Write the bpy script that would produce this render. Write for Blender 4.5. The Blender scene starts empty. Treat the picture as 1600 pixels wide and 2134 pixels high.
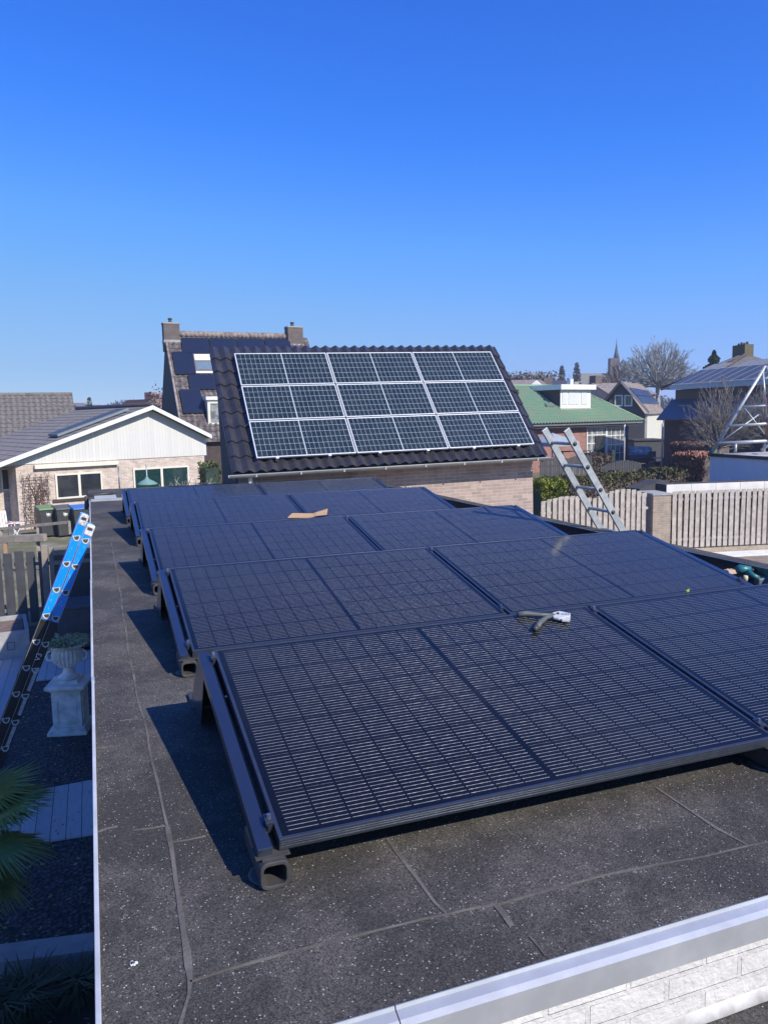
import bpy, bmesh, math, random
import numpy as np
from mathutils import Vector, Matrix
random.seed(7)
PI = math.pi
S = bpy.context.scene
COL = S.collection

# ------------------------------------------------------------ camera
FPX, YAW, PITCH, ROLL = 1638.97, 0.3543, 0.1220, 0.0194
CAM = np.array([-0.407, -1.950, 4.084])
def _rot(yaw, pitch, roll):
    cy, sy = math.cos(yaw), math.sin(yaw); cp, sp = math.cos(pitch), math.sin(pitch)
    f = np.array([sy*cp, cy*cp, -sp]); r = np.array([cy, -sy, 0.]); d = np.cross(f, r)
    cr, sr = math.cos(roll), math.sin(roll)
    return np.array([cr*r+sr*d, -sr*r+cr*d, f])
RM = _rot(YAW, PITCH, ROLL)
cam_d = bpy.data.cameras.new('camera'); cam = bpy.data.objects.new('camera', cam_d); COL.objects.link(cam)
r_, d_, f_ = RM
M = Matrix(((r_[0], -d_[0], -f_[0], CAM[0]), (r_[1], -d_[1], -f_[1], CAM[1]), (r_[2], -d_[2], -f_[2], CAM[2]), (0, 0, 0, 1)))
cam.matrix_world = M
cam_d.sensor_fit = 'VERTICAL'; cam_d.sensor_height = 36; cam_d.sensor_width = 27
cam_d.lens = 36*FPX/2134; cam_d.clip_start = 0.05; cam_d.clip_end = 3000
S.camera = cam

# ------------------------------------------------------------ world + sun + exposure
SUN = Vector((0.60, -1.10, 1.0)).normalized()
W = bpy.data.worlds.new('World'); S.world = W; W.use_nodes = True
nt = W.node_tree; nt.nodes.clear()
sky = nt.nodes.new('ShaderNodeTexSky'); sky.sky_type = 'NISHITA'; sky.sun_disc = False
sky.sun_elevation = math.asin(SUN.z); sky.sun_rotation = math.atan2(SUN.x, SUN.y)
sky.altitude = 0; sky.air_density = 1.0; sky.dust_density = 0.0; sky.ozone_density = 3.0
# clear spring sky: the sky texture with a deeper, camera-like blue (per-channel response of the sky colour)
RNG = 5.0
K = 0.13/RNG
sc1 = nt.nodes.new('ShaderNodeVectorMath'); sc1.operation = 'SCALE'; sc1.inputs['Scale'].default_value = K
cv = nt.nodes.new('ShaderNodeRGBCurve')
def _pts(c, pts):
    c.points[0].location = (0, 0); c.points[1].location = (1.0, pts[-1][1]/RNG/1.18)
    for x, y in pts[:-1]: c.points.new(x/RNG, y/RNG/1.18)
    for q in c.points: q.handle_type = 'VECTOR'
cv.mapping.use_clip = False; cv.mapping.extend = 'HORIZONTAL'
_pts(cv.mapping.curves[0], ((.142,.028),(.19,.040),(.30,.118),(.45,.205),(.59,.26),(.887,.35),(1.2,.46),(2.0,1.3),(5.0,3.6)))
_pts(cv.mapping.curves[1], ((.249,.165),(.325,.23),(.495,.385),(.65,.455),(.833,.51),(1.045,.57),(1.3,.68),(2.0,1.35),(5.0,3.7)))
_pts(cv.mapping.curves[2], ((.452,.77),(.563,.94),(.65,1.0),(.761,1.03),(.962,.95),(1.2,.93),(2.0,1.45),(5.0,3.8)))
cv.mapping.update()
sc2 = nt.nodes.new('ShaderNodeVectorMath'); sc2.operation = 'SCALE'; sc2.inputs['Scale'].default_value = RNG/0.13
bg = nt.nodes.new('ShaderNodeBackground'); bg.inputs[1].default_value = 0.135
wo = nt.nodes.new('ShaderNodeOutputWorld')
nt.links.new(sky.outputs[0], sc1.inputs[0]); nt.links.new(sc1.outputs[0], cv.inputs['Color']); nt.links.new(cv.outputs[0], sc2.inputs[0])
nt.links.new(sc2.outputs[0], bg.inputs[0]); nt.links.new(bg.outputs[0], wo.inputs[0])
sl = bpy.data.lights.new('sun', 'SUN'); sl.energy = 5.0; sl.angle = math.radians(0.5); sl.color = (1, 0.94, 0.84)
so = bpy.data.objects.new('sun', sl); COL.objects.link(so); so.rotation_euler = SUN.to_track_quat('Z', 'Y').to_euler()
S.view_settings.view_transform = 'Standard'; S.view_settings.look = 'None'
S.view_settings.exposure = 0.24; S.view_settings.gamma = 1.0
S.render.engine = 'CYCLES'

# ------------------------------------------------------------ survey helpers: a sight line meets a plane of the place
def ray(u, v): return RM.T @ np.array([(u-800)/FPX, (v-1067)/FPX, 1.0])
def at(u, v, d): return Vector(CAM + ray(u, v)*d)
def gz(u, v, z=0.0):
    f = ray(u, v); return Vector(CAM + f*((z-CAM[2])/f[2]))
def pl(u, v, P, n):
    f = ray(u, v); P = np.array(P); n = np.array(n); return Vector(CAM + f*(((P-CAM) @ n)/(f @ n)))

# ------------------------------------------------------------ mesh builder
class MB:
    def __init__(s): s.v = []; s.f = []; s.sm = []
    def add(s, vs, fs, smooth=False):
        o = len(s.v); s.v += [tuple(q) for q in vs]
        for f in fs: s.f.append([i+o for i in f]); s.sm.append(smooth)
        return s
    def box(s, x0, y0, z0, x1, y1, z1):
        x0, x1 = sorted((x0, x1)); y0, y1 = sorted((y0, y1)); z0, z1 = sorted((z0, z1))
        return s.add([(x0,y0,z0),(x1,y0,z0),(x1,y1,z0),(x0,y1,z0),(x0,y0,z1),(x1,y0,z1),(x1,y1,z1),(x0,y1,z1)],
            [(0,3,2,1),(4,5,6,7),(0,1,5,4),(1,2,6,5),(2,3,7,6),(3,0,4,7)])
    def obox(s, c, ax, ay, az):
        c = Vector(c); ax, ay, az = Vector(ax), Vector(ay), Vector(az)
        vs = [c+ax*i+ay*j+az*k for k in (-.5,.5) for (i,j) in ((-.5,-.5),(.5,-.5),(.5,.5),(-.5,.5))]
        fs = [(0,3,2,1),(4,5,6,7),(0,1,5,4),(1,2,6,5),(2,3,7,6),(3,0,4,7)]
        if ax.cross(ay).dot(az) < 0: fs = [f[::-1] for f in fs]
        return s.add(vs, fs)
    def bar(s, a, b, w, h, up=(0,0,1)):
        a, b = Vector(a), Vector(b); d = b-a; up = Vector(up); side = d.cross(up)
        if side.length < 1e-6: side = d.cross(Vector((1,0,0)))
        side.normalize(); u2 = side.cross(d).normalized()
        return s.obox((a+b)/2, side*w, d, u2*h)
    def slab(s, pts, n, t, lift=0.0):
        n = Vector(n).normalized(); k = len(pts)
        top = [Vector(p)+n*(lift+t) for p in pts]; bot = [Vector(p)+n*lift for p in pts]
        nn = (top[1]-top[0]).cross(top[2]-top[0])
        fs = [tuple(range(k)), tuple(range(2*k-1, k-1, -1))]+[(i, i+k, (i+1)%k+k, (i+1)%k) for i in range(k)]
        if nn.dot(n) < 0: fs = [f[::-1] for f in fs]
        return s.add(top+bot, fs)
    def prism(s, poly, y0, y1, plane='xz'):
        k = len(poly)
        def P(a, b, y): return (a, y, b) if plane == 'xz' else ((y, a, b) if plane == 'yz' else (a, b, y))
        vs = [P(a, b, y0) for a, b in poly]+[P(a, b, y1) for a, b in poly]
        fs = [tuple(range(k)), tuple(range(2*k-1, k-1, -1))]+[(i, i+k, (i+1)%k+k, (i+1)%k) for i in range(k)]
        return s.add(vs, fs)
    def tube(s, pts, rs, n=8, smooth=True, cap=True):
        pts = [Vector(p) for p in pts]
        if not isinstance(rs, (list, tuple)): rs = [rs]*len(pts)
        vs = []; prev = None
        for i, p in enumerate(pts):
            d = (pts[min(i+1, len(pts)-1)]-pts[max(i-1, 0)]).normalized()
            a = prev if prev is not None else (Vector((0,0,1)) if abs(d.z) < .9 else Vector((1,0,0)))
            x = d.cross(a)
            if x.length < 1e-5: x = d.cross(Vector((0.3,1,0.1)))
            x.normalize(); y = x.cross(d).normalized(); prev = y
            for k in range(n):
                t = 2*PI*k/n; vs.append(p+(x*math.cos(t)+y*math.sin(t))*rs[i])
        fs = []
        for i in range(len(pts)-1):
            for k in range(n):
                fs.append((i*n+k, i*n+(k+1)%n, (i+1)*n+(k+1)%n, (i+1)*n+k))
        if cap: fs += [tuple(range(n))[::-1], tuple(range((len(pts)-1)*n, len(pts)*n))]
        return s.add(vs, fs, smooth)
    def lathe(s, prof, c=(0,0,0), n=24, flute=None):
        vs = []; fs = []
        for (r, z) in prof:
            for k in range(n):
                t = 2*PI*k/n; rr = r
                if flute and flute[0] < z < flute[1]: rr = r*(1+0.05*(1 if k % 2 else -1))
                vs.append((c[0]+rr*math.cos(t), c[1]+rr*math.sin(t), c[2]+z))
        for i in range(len(prof)-1):
            for k in range(n): fs.append((i*n+k, i*n+(k+1)%n, (i+1)*n+(k+1)%n, (i+1)*n+k))
        fs += [tuple(range(n))[::-1], tuple(range((len(prof)-1)*n, len(prof)*n))]
        return s.add(vs, fs, flute is None)
    def build(s, name, mat, parent=None, bevel=0, loc=None, fix=False):
        me = bpy.data.meshes.new(name); me.from_pydata(s.v, [], s.f)
        if any(s.sm): me.polygons.foreach_set('use_smooth', s.sm)
        if fix:
            bm = bmesh.new(); bm.from_mesh(me); bmesh.ops.recalc_face_normals(bm, faces=bm.faces); bm.to_mesh(me); bm.free()
        me.update(); me.materials.append(mat)
        o = bpy.data.objects.new(name, me); COL.objects.link(o)
        if parent is not None: o.parent = parent
        if loc is not None: o.location = loc
        if bevel:
            m = o.modifiers.new('bevel', 'BEVEL'); m.width = bevel; m.segments = 2; m.limit_method = 'ANGLE'; m.angle_limit = math.radians(40)
        return o

def tag(o, label=None, cat=None, group=None, kind=None):
    if label: o['label'] = label
    if cat: o['category'] = cat
    if group: o['group'] = group
    if kind: o['kind'] = kind
    return o
def thing(name, label, cat, loc=(0,0,0), rz=0.0, group=None, rot=None):
    o = bpy.data.objects.new(name, None); COL.objects.link(o); o.location = loc
    o.rotation_euler = rot if rot is not None else (0, 0, rz); o.empty_display_size = 0.2
    return tag(o, label, cat, group)
def dup(root, loc, rot=None, label=None, group=None):
    r = root.copy(); COL.objects.link(r); r.location = loc
    if rot is not None: r.rotation_euler = rot
    if label: r['label'] = label
    if group: r['group'] = group
    for ch in list(root.children):
        c = ch.copy(); COL.objects.link(c); c.parent = r
        for g in ch.children:
            d = g.copy(); COL.objects.link(d); d.parent = c
    return r

class Fr:   # a building's own axes: x along the facade, y away from the street, z up; survey(u,v,y) gives local x,z
    def __init__(s, A, B):
        A, B = Vector(A), Vector(B); d = (B-A); s.rz = math.atan2(d.y, d.x); s.o = Vector((A.x, A.y, 0)); s.w = math.hypot(d.x, d.y)
        c, n = math.cos(s.rz), math.sin(s.rz); s.ax = Vector((c, n, 0)); s.ay = Vector((-n, c, 0))
    def loc(s, P): q = Vector(P)-s.o; return Vector((q.dot(s.ax), q.dot(s.ay), q.z))
    def xz(s, u, v, y=0.0): q = s.loc(pl(u, v, s.o+s.ay*y, s.ay)); return q.x, q.z
    def rect(s, u0, v0, u1, v1, y=0.0):
        um, vm = (u0+u1)/2, (v0+v1)/2
        x0 = s.xz(u0, vm, y)[0]; x1 = s.xz(u1, vm, y)[0]; z1 = s.xz(um, v0, y)[1]; z0 = s.xz(um, v1, y)[1]
        return x0, z0, x1, z1
    def onp(s, u, v, P, n):    # P, n in local axes
        Pw = s.o+s.ax*P[0]+s.ay*P[1]+Vector((0,0,P[2])); nw = s.ax*n[0]+s.ay*n[1]+Vector((0,0,n[2]))
        return s.loc(pl(u, v, Pw, nw))

# ------------------------------------------------------------ materials
def N(nt, t, **k):
    n = nt.nodes.new(t)
    for a, b in k.items(): setattr(n, a, b)
    return n
def newmat(name):
    m = bpy.data.materials.new(name); m.use_nodes = True; return m, m.node_tree, m.node_tree.nodes['Principled BSDF']
def rgb(c): return (c[0], c[1], c[2], 1)
def mat(name, c, rough=.7, metal=0.0, c2=None, scale=8.0, detail=4, bump=0.0, bscale=None, coat=0, spec=.5, lo=.35, hi=.65, emit=None, trans=0):
    m, nt, b = newmat(name); L = nt.links.new
    b.inputs['Roughness'].default_value = rough; b.inputs['Metallic'].default_value = metal
    b.inputs['Specular IOR Level'].default_value = spec; b.inputs['Coat Weight'].default_value = coat
    if trans: b.inputs['Transmission Weight'].default_value = trans
    tc = N(nt, 'ShaderNodeTexCoord')
    if c2 is None: c2 = tuple(x*.82 for x in c)
    nz = N(nt, 'ShaderNodeTexNoise'); nz.inputs['Scale'].default_value = scale; nz.inputs['Detail'].default_value = detail; nz.inputs['Roughness'].default_value = .65
    L(tc.outputs['Object'], nz.inputs['Vector'])
    mr = N(nt, 'ShaderNodeMapRange'); mr.inputs[1].default_value = lo; mr.inputs[2].default_value = hi
    L(nz.outputs['Fac'], mr.inputs[0])
    mx = N(nt, 'ShaderNodeMix', data_type='RGBA'); mx.inputs[6].default_value = rgb(c); mx.inputs[7].default_value = rgb(c2)
    L(mr.outputs[0], mx.inputs[0]); L(mx.outputs[2], b.inputs['Base Color'])
    if bump:
        n2 = N(nt, 'ShaderNodeTexNoise'); n2.inputs['Scale'].default_value = bscale or scale*4; n2.inputs['Detail'].default_value = 3
        L(tc.outputs['Object'], n2.inputs['Vector'])
        bp = N(nt, 'ShaderNodeBump'); bp.inputs['Strength'].default_value = min(1, bump); bp.inputs['Distance'].default_value = .01
        L(n2.outputs['Fac'], bp.inputs['Height']); L(bp.outputs[0], b.inputs['Normal'])
    return m
def brick(name, c1, c2, mortar, bw=.22, bh=.0625, ms=.010, rough=.9, bump=.5, nb=0):
    m, nt, b = newmat(name); L = nt.links.new
    tc = N(nt, 'ShaderNodeTexCoord'); sp = N(nt, 'ShaderNodeSeparateXYZ'); L(tc.outputs['Object'], sp.inputs[0])
    ad = N(nt, 'ShaderNodeMath', operation='ADD'); L(sp.outputs[0], ad.inputs[0]); L(sp.outputs[1], ad.inputs[1])
    cb = N(nt, 'ShaderNodeCombineXYZ'); L(ad.outputs[0], cb.inputs[0]); L(sp.outputs[2], cb.inputs[1])
    t = N(nt, 'ShaderNodeTexBrick'); t.inputs['Scale'].default_value = 1; t.inputs['Brick Width'].default_value = bw; t.inputs['Row Height'].default_value = bh
    t.inputs['Mortar Size'].default_value = ms/2; t.inputs['Mortar Smooth'].default_value = .2; t.inputs['Bias'].default_value = 0
    t.inputs['Color1'].default_value = rgb(c1); t.inputs['Color2'].default_value = rgb(c2); t.inputs['Mortar'].default_value = rgb(mortar)
    L(cb.outputs[0], t.inputs['Vector'])
    nz = N(nt, 'ShaderNodeTexNoise'); nz.inputs['Scale'].default_value = 3; nz.inputs['Detail'].default_value = 8; nz.inputs['Roughness'].default_value = .7; L(tc.outputs['Object'], nz.inputs['Vector'])
    mr = N(nt, 'ShaderNodeMapRange'); mr.inputs[1].default_value = .3; mr.inputs[2].default_value = .7; mr.inputs[3].default_value = .72; mr.inputs[4].default_value = 1.15; L(nz.outputs['Fac'], mr.inputs[0])
    mx = N(nt, 'ShaderNodeMix', data_type='RGBA', blend_type='MULTIPLY'); mx.inputs[0].default_value = 1
    L(t.outputs['Color'], mx.inputs[6]); L(mr.outputs[0], mx.inputs[7]); L(mx.outputs[2], b.inputs['Base Color'])
    b.inputs['Roughness'].default_value = rough
    bp = N(nt, 'ShaderNodeBump'); bp.invert = True; bp.inputs['Strength'].default_value = bump; bp.inputs['Distance'].default_value = .006
    L(t.outputs['Fac'], bp.inputs['Height']); L(bp.outputs[0], b.inputs['Normal'])
    if nb:
        n3 = N(nt, 'ShaderNodeTexNoise'); n3.inputs['Scale'].default_value = 55; n3.inputs['Detail'].default_value = 6; L(tc.outputs['Object'], n3.inputs['Vector'])
        b2 = N(nt, 'ShaderNodeBump'); b2.inputs['Strength'].default_value = .9; b2.inputs['Distance'].default_value = .006
        L(n3.outputs['Fac'], b2.inputs['Height']); L(bp.outputs[0], b2.inputs['Normal']); L(b2.outputs[0], b.inputs['Normal'])
    return m
def lines(name, c, dark, axis=0, pitch=.1, width=.06, rough=.6, c2=None, noise=6, metal=0):   # boards: dark joints at a pitch, per-board tone
    m, nt, b = newmat(name); L = nt.links.new
    tc = N(nt, 'ShaderNodeTexCoord'); sp = N(nt, 'ShaderNodeSeparateXYZ'); L(tc.outputs['Object'], sp.inputs[0])
    dv = N(nt, 'ShaderNodeMath', operation='DIVIDE'); L(sp.outputs[axis], dv.inputs[0]); dv.inputs[1].default_value = pitch
    fr = N(nt, 'ShaderNodeMath', operation='FRACT'); L(dv.outputs[0], fr.inputs[0])
    lt = N(nt, 'ShaderNodeMath', operation='LESS_THAN'); L(fr.outputs[0], lt.inputs[0]); lt.inputs[1].default_value = width
    fl = N(nt, 'ShaderNodeMath', operation='FLOOR'); L(dv.outputs[0], fl.inputs[0])
    wn = N(nt, 'ShaderNodeTexWhiteNoise', noise_dimensions='1D'); L(fl.outputs[0], wn.inputs['W'])
    nz = N(nt, 'ShaderNodeTexNoise'); nz.inputs['Scale'].default_value = noise; nz.inputs['Detail'].default_value = 5
    mp = N(nt, 'ShaderNodeMapping'); sc = [1, 1, 1]; sc[axis] = 6; mp.inputs['Scale'].default_value = sc
    L(tc.outputs['Object'], mp.inputs[0]); L(mp.outputs[0], nz.inputs['Vector'])
    av = N(nt, 'ShaderNodeMath', operation='MULTIPLY_ADD'); L(wn.outputs['Value'], av.inputs[0]); av.inputs[1].default_value = .5; L(nz.outputs['Fac'], av.inputs[2])
    mr = N(nt, 'ShaderNodeMapRange'); mr.inputs[1].default_value = .4; mr.inputs[2].default_value = 1.1; L(av.outputs[0], mr.inputs[0])
    m1 = N(nt, 'ShaderNodeMix', data_type='RGBA'); m1.inputs[6].default_value = rgb(c); m1.inputs[7].default_value = rgb(c2 or tuple(x*.75 for x in c)); L(mr.outputs[0], m1.inputs[0])
    m2 = N(nt, 'ShaderNodeMix', data_type='RGBA'); L(lt.outputs[0], m2.inputs[0]); L(m1.outputs[2], m2.inputs[6]); m2.inputs[7].default_value = rgb(dark)
    L(m2.outputs[2], b.inputs['Base Color']); b.inputs['Roughness'].default_value = rough; b.inputs['Metallic'].default_value = metal
    bp = N(nt, 'ShaderNodeBump'); bp.invert = True; bp.inputs['Strength'].default_value = .6; bp.inputs['Distance'].default_value = .008
    L(lt.outputs[0], bp.inputs['Height']); L(bp.outputs[0], b.inputs['Normal'])
    return m
def band(nt, src, per, w, off=0.0):   # 1 where fract((src+off)/per)*per < w
    L = nt.links.new
    a = N(nt, 'ShaderNodeMath', operation='ADD'); L(src, a.inputs[0]); a.inputs[1].default_value = off
    md = N(nt, 'ShaderNodeMath', operation='FLOORED_MODULO'); L(a.outputs[0], md.inputs[0]); md.inputs[1].default_value = per
    lt = N(nt, 'ShaderNodeMath', operation='LESS_THAN'); L(md.outputs[0], lt.inputs[0]); lt.inputs[1].default_value = w
    return lt.outputs[0]
def mth(nt, op, a, b=None):
    n = N(nt, 'ShaderNodeMath', operation=op)
    for i, q in enumerate((a, b)):
        if q is None: continue
        if isinstance(q, (int, float)): n.inputs[i].default_value = q
        else: nt.links.new(q, n.inputs[i])
    return n.outputs[0]
def cells_black():
    m, nt, b = newmat('black_cells'); L = nt.links.new
    tc = N(nt, 'ShaderNodeTexCoord'); sp = N(nt, 'ShaderNodeSeparateXYZ'); L(tc.outputs['Object'], sp.inputs[0])
    X, Y = sp.outputs[0], sp.outputs[1]
    xa = mth(nt, 'ABSOLUTE', mth(nt, 'SUBTRACT', X, .861))
    gx = band(nt, xa, .0915, .0026, -.008+.0013); gy = band(nt, Y, .1812, .0036, -.0234+.0018)
    mid = mth(nt, 'LESS_THAN', xa, .008)
    edge = mth(nt, 'MAXIMUM', mth(nt, 'GREATER_THAN', xa, .833), mth(nt, 'GREATER_THAN', mth(nt, 'ABSOLUTE', mth(nt, 'SUBTRACT', Y, .567)), .545))
    gap = mth(nt, 'MAXIMUM', mth(nt, 'MAXIMUM', gx, gy), mth(nt, 'MAXIMUM', mid, edge))
    # wires: 10 per cell, missing at the cell's own long edges
    ym = N(nt, 'ShaderNodeMath', operation='FLOORED_MODULO'); L(mth(nt, 'SUBTRACT', Y, .0234), ym.inputs[0]); ym.inputs[1].default_value = .1812
    inb = mth(nt, 'LESS_THAN', mth(nt, 'ABSOLUTE', mth(nt, 'SUBTRACT', ym.outputs[0], .0906)), .0835)
    wire = band(nt, ym.outputs[0], .0166, .0018, -.0074)
    xm = N(nt, 'ShaderNodeMath', operation='FLOORED_MODULO'); L(mth(nt, 'SUBTRACT', xa, .008), xm.inputs[0]); xm.inputs[1].default_value = .0915
    inx = mth(nt, 'LESS_THAN', mth(nt, 'ABSOLUTE', mth(nt, 'SUBTRACT', xm.outputs[0], .0457)), .0425)
    wire = mth(nt, 'MULTIPLY', mth(nt, 'MULTIPLY', wire, inb), mth(nt, 'MULTIPLY', inx, mth(nt, 'SUBTRACT', 1.0, gap)))
    wn = N(nt, 'ShaderNodeTexNoise'); wn.inputs['Scale'].default_value = 60; wn.inputs['Detail'].default_value = 2; L(tc.outputs['Object'], wn.inputs['Vector'])
    dn = N(nt, 'ShaderNodeTexNoise'); dn.inputs['Scale'].default_value = 1.3; dn.inputs['Detail'].default_value = 6; L(tc.outputs['Object'], dn.inputs['Vector'])
    wmix = N(nt, 'ShaderNodeMapRange'); wmix.inputs[1].default_value = .35; wmix.inputs[2].default_value = .65; wmix.inputs[3].default_value = .72; wmix.inputs[4].default_value = 1.0; L(wn.outputs['Fac'], wmix.inputs[0])
    wire = mth(nt, 'MULTIPLY', wire, wmix.outputs[0])
    m1 = N(nt, 'ShaderNodeMix', data_type='RGBA'); m1.inputs[6].default_value = (.006, .007, .009, 1); m1.inputs[7].default_value = (.004, .005, .009, 1); L(gap, m1.inputs[0])
    m2 = N(nt, 'ShaderNodeMix', data_type='RGBA'); L(m1.outputs[2], m2.inputs[6]); m2.inputs[7].default_value = (.50, .485, .48, 1); L(wire, m2.inputs[0])
    # light film of dust on the glass
    m3 = N(nt, 'ShaderNodeMix', data_type='RGBA'); L(m2.outputs[2], m3.inputs[6]); m3.inputs[7].default_value = (.10, .10, .10, 1)
    dm = N(nt, 'ShaderNodeMapRange'); dm.inputs[1].default_value = .45; dm.inputs[2].default_value = .75; dm.inputs[3].default_value = .0; dm.inputs[4].default_value = .12; L(dn.outputs['Fac'], dm.inputs[0]); L(dm.outputs[0], m3.inputs[0])
    L(m3.outputs[2], b.inputs['Base Color'])
    b.inputs['Roughness'].default_value = .40; L(mth(nt, 'MULTIPLY', wire, .8), b.inputs['Metallic'])
    L(mth(nt, 'MULTIPLY', wire, .92), b.inputs['Anisotropic'])
    tv = N(nt, 'ShaderNodeCombineXYZ'); tv.inputs[1].default_value = 1.0
    vt = N(nt, 'ShaderNodeVectorTransform', vector_type='VECTOR', convert_from='OBJECT', convert_to='WORLD'); L(tv.outputs[0], vt.inputs[0]); L(vt.outputs[0], b.inputs['Tangent'])
    b.inputs['Coat Weight'].default_value = .7; b.inputs['Coat Roughness'].default_value = .10; b.inputs['Coat IOR'].default_value = 1.32
    b.inputs['Specular IOR Level'].default_value = .12
    b.inputs['Sheen Weight'].default_value = .27; b.inputs['Sheen Roughness'].default_value = .24; b.inputs['Sheen Tint'].default_value = (.95, .95, .80, 1)
    return m
def cells_white(name='white_grid_cells', W_=1.75, H_=.835, nx=20, ny=6, cell=(.008, .018, .022), line=(.42, .47, .49), lw=.0036):
    m, nt, b = newmat(name); L = nt.links.new
    tc = N(nt, 'ShaderNodeTexCoord'); sp = N(nt, 'ShaderNodeSeparateXYZ'); L(tc.outputs['Object'], sp.inputs[0])
    X, Y = sp.outputs[0], sp.outputs[1]; h = W_/2; px = (h-.018)/(nx/2); py = (H_-.036)/ny
    xa = mth(nt, 'ABSOLUTE', mth(nt, 'SUBTRACT', X, h))
    g = mth(nt, 'MAXIMUM', band(nt, xa, px, lw, lw/2), band(nt, Y, py, lw*1.25, -.018+lw/2))
    g = mth(nt, 'MAXIMUM', g, mth(nt, 'LESS_THAN', xa, .009))
    bb = mth(nt, 'MAXIMUM', g, 0)
    wn = N(nt, 'ShaderNodeTexWhiteNoise', noise_dimensions='2D'); cb = N(nt, 'ShaderNodeCombineXYZ')
    L(mth(nt, 'FLOOR', mth(nt, 'DIVIDE', X, px)), cb.inputs[0]); L(mth(nt, 'FLOOR', mth(nt, 'DIVIDE', Y, py)), cb.inputs[1]); L(cb.outputs[0], wn.inputs['Vector'])
    cv = N(nt, 'ShaderNodeMix', data_type='RGBA'); cv.inputs[6].default_value = rgb(cell); cv.inputs[7].default_value = rgb((cell[0]*2.2, cell[1]*1.5, cell[2]*1.3)); L(wn.outputs['Value'], cv.inputs[0])
    m2 = N(nt, 'ShaderNodeMix', data_type='RGBA'); L(cv.outputs[2], m2.inputs[6]); m2.inputs[7].default_value = rgb(line); L(bb, m2.inputs[0])
    L(m2.outputs[2], b.inputs['Base Color']); b.inputs['Roughness'].default_value = .3; b.inputs['Coat Weight'].default_value = .6; b.inputs['Coat Roughness'].default_value = .08
    return m
def felt(name='roof_felt', base=(.038, .0345, .030), dust=(.094, .084, .073), speck=.5):
    m, nt, b = newmat(name); L = nt.links.new
    tc = N(nt, 'ShaderNodeTexCoord')
    v = N(nt, 'ShaderNodeTexVoronoi'); v.inputs['Scale'].default_value = 230; L(tc.outputs['Object'], v.inputs['Vector'])
    n1 = N(nt, 'ShaderNodeTexNoise'); n1.inputs['Scale'].default_value = 2.2; n1.inputs['Detail'].default_value = 9; n1.inputs['Roughness'].default_value = .72; L(tc.outputs['Object'], n1.inputs['Vector'])
    n2 = N(nt, 'ShaderNodeTexNoise'); n2.inputs['Scale'].default_value = 105; n2.inputs['Detail'].default_value = 3; L(tc.outputs['Object'], n2.inputs['Vector'])
    mr = N(nt, 'ShaderNodeMapRange'); mr.inputs[1].default_value = .45; mr.inputs[2].default_value = .66; L(n1.outputs['Fac'], mr.inputs[0])
    m1 = N(nt, 'ShaderNodeMix', data_type='RGBA'); m1.inputs[6].default_value = rgb(base); m1.inputs[7].default_value = rgb(dust); L(mr.outputs[0], m1.inputs[0])
    vg = N(nt, 'ShaderNodeTexVoronoi'); vg.inputs['Scale'].default_value = 340; L(tc.outputs['Object'], vg.inputs['Vector'])
    sg = N(nt, 'ShaderNodeSeparateColor'); L(vg.outputs['Color'], sg.inputs[0])
    gr = N(nt, 'ShaderNodeMapRange'); gr.inputs[1].default_value = 0; gr.inputs[2].default_value = 1; gr.inputs[3].default_value = .35; gr.inputs[4].default_value = 1.9; L(sg.outputs[1], gr.inputs[0])
    m2 = N(nt, 'ShaderNodeMix', data_type='RGBA', blend_type='MULTIPLY'); m2.inputs[0].default_value = 1; L(m1.outputs[2], m2.inputs[6]); L(gr.outputs[0], m2.inputs[7])
    sc = N(nt, 'ShaderNodeSeparateColor'); L(v.outputs['Color'], sc.inputs[0])
    s1 = mth(nt, 'GREATER_THAN', sc.outputs[0], .95)
    s2 = mth(nt, 'MULTIPLY', s1, mth(nt, 'LESS_THAN', v.outputs['Distance'], .45))
    m3 = N(nt, 'ShaderNodeMix', data_type='RGBA'); L(m2.outputs[2], m3.inputs[6]); m3.inputs[7].default_value = (.5, .48, .46, 1)
    L(mth(nt, 'MULTIPLY', s2, mth(nt, 'MULTIPLY', sc.outputs[1], speck*2)), m3.inputs[0])
    L(m3.outputs[2], b.inputs['Base Color']); b.inputs['Roughness'].default_value = .85
    bp = N(nt, 'ShaderNodeBump'); bp.inputs['Strength'].default_value = .8; bp.inputs['Distance'].default_value = .003
    L(n2.outputs['Fac'], bp.inputs['Height']); L(bp.outputs[0], b.inputs['Normal'])
    return m
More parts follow.
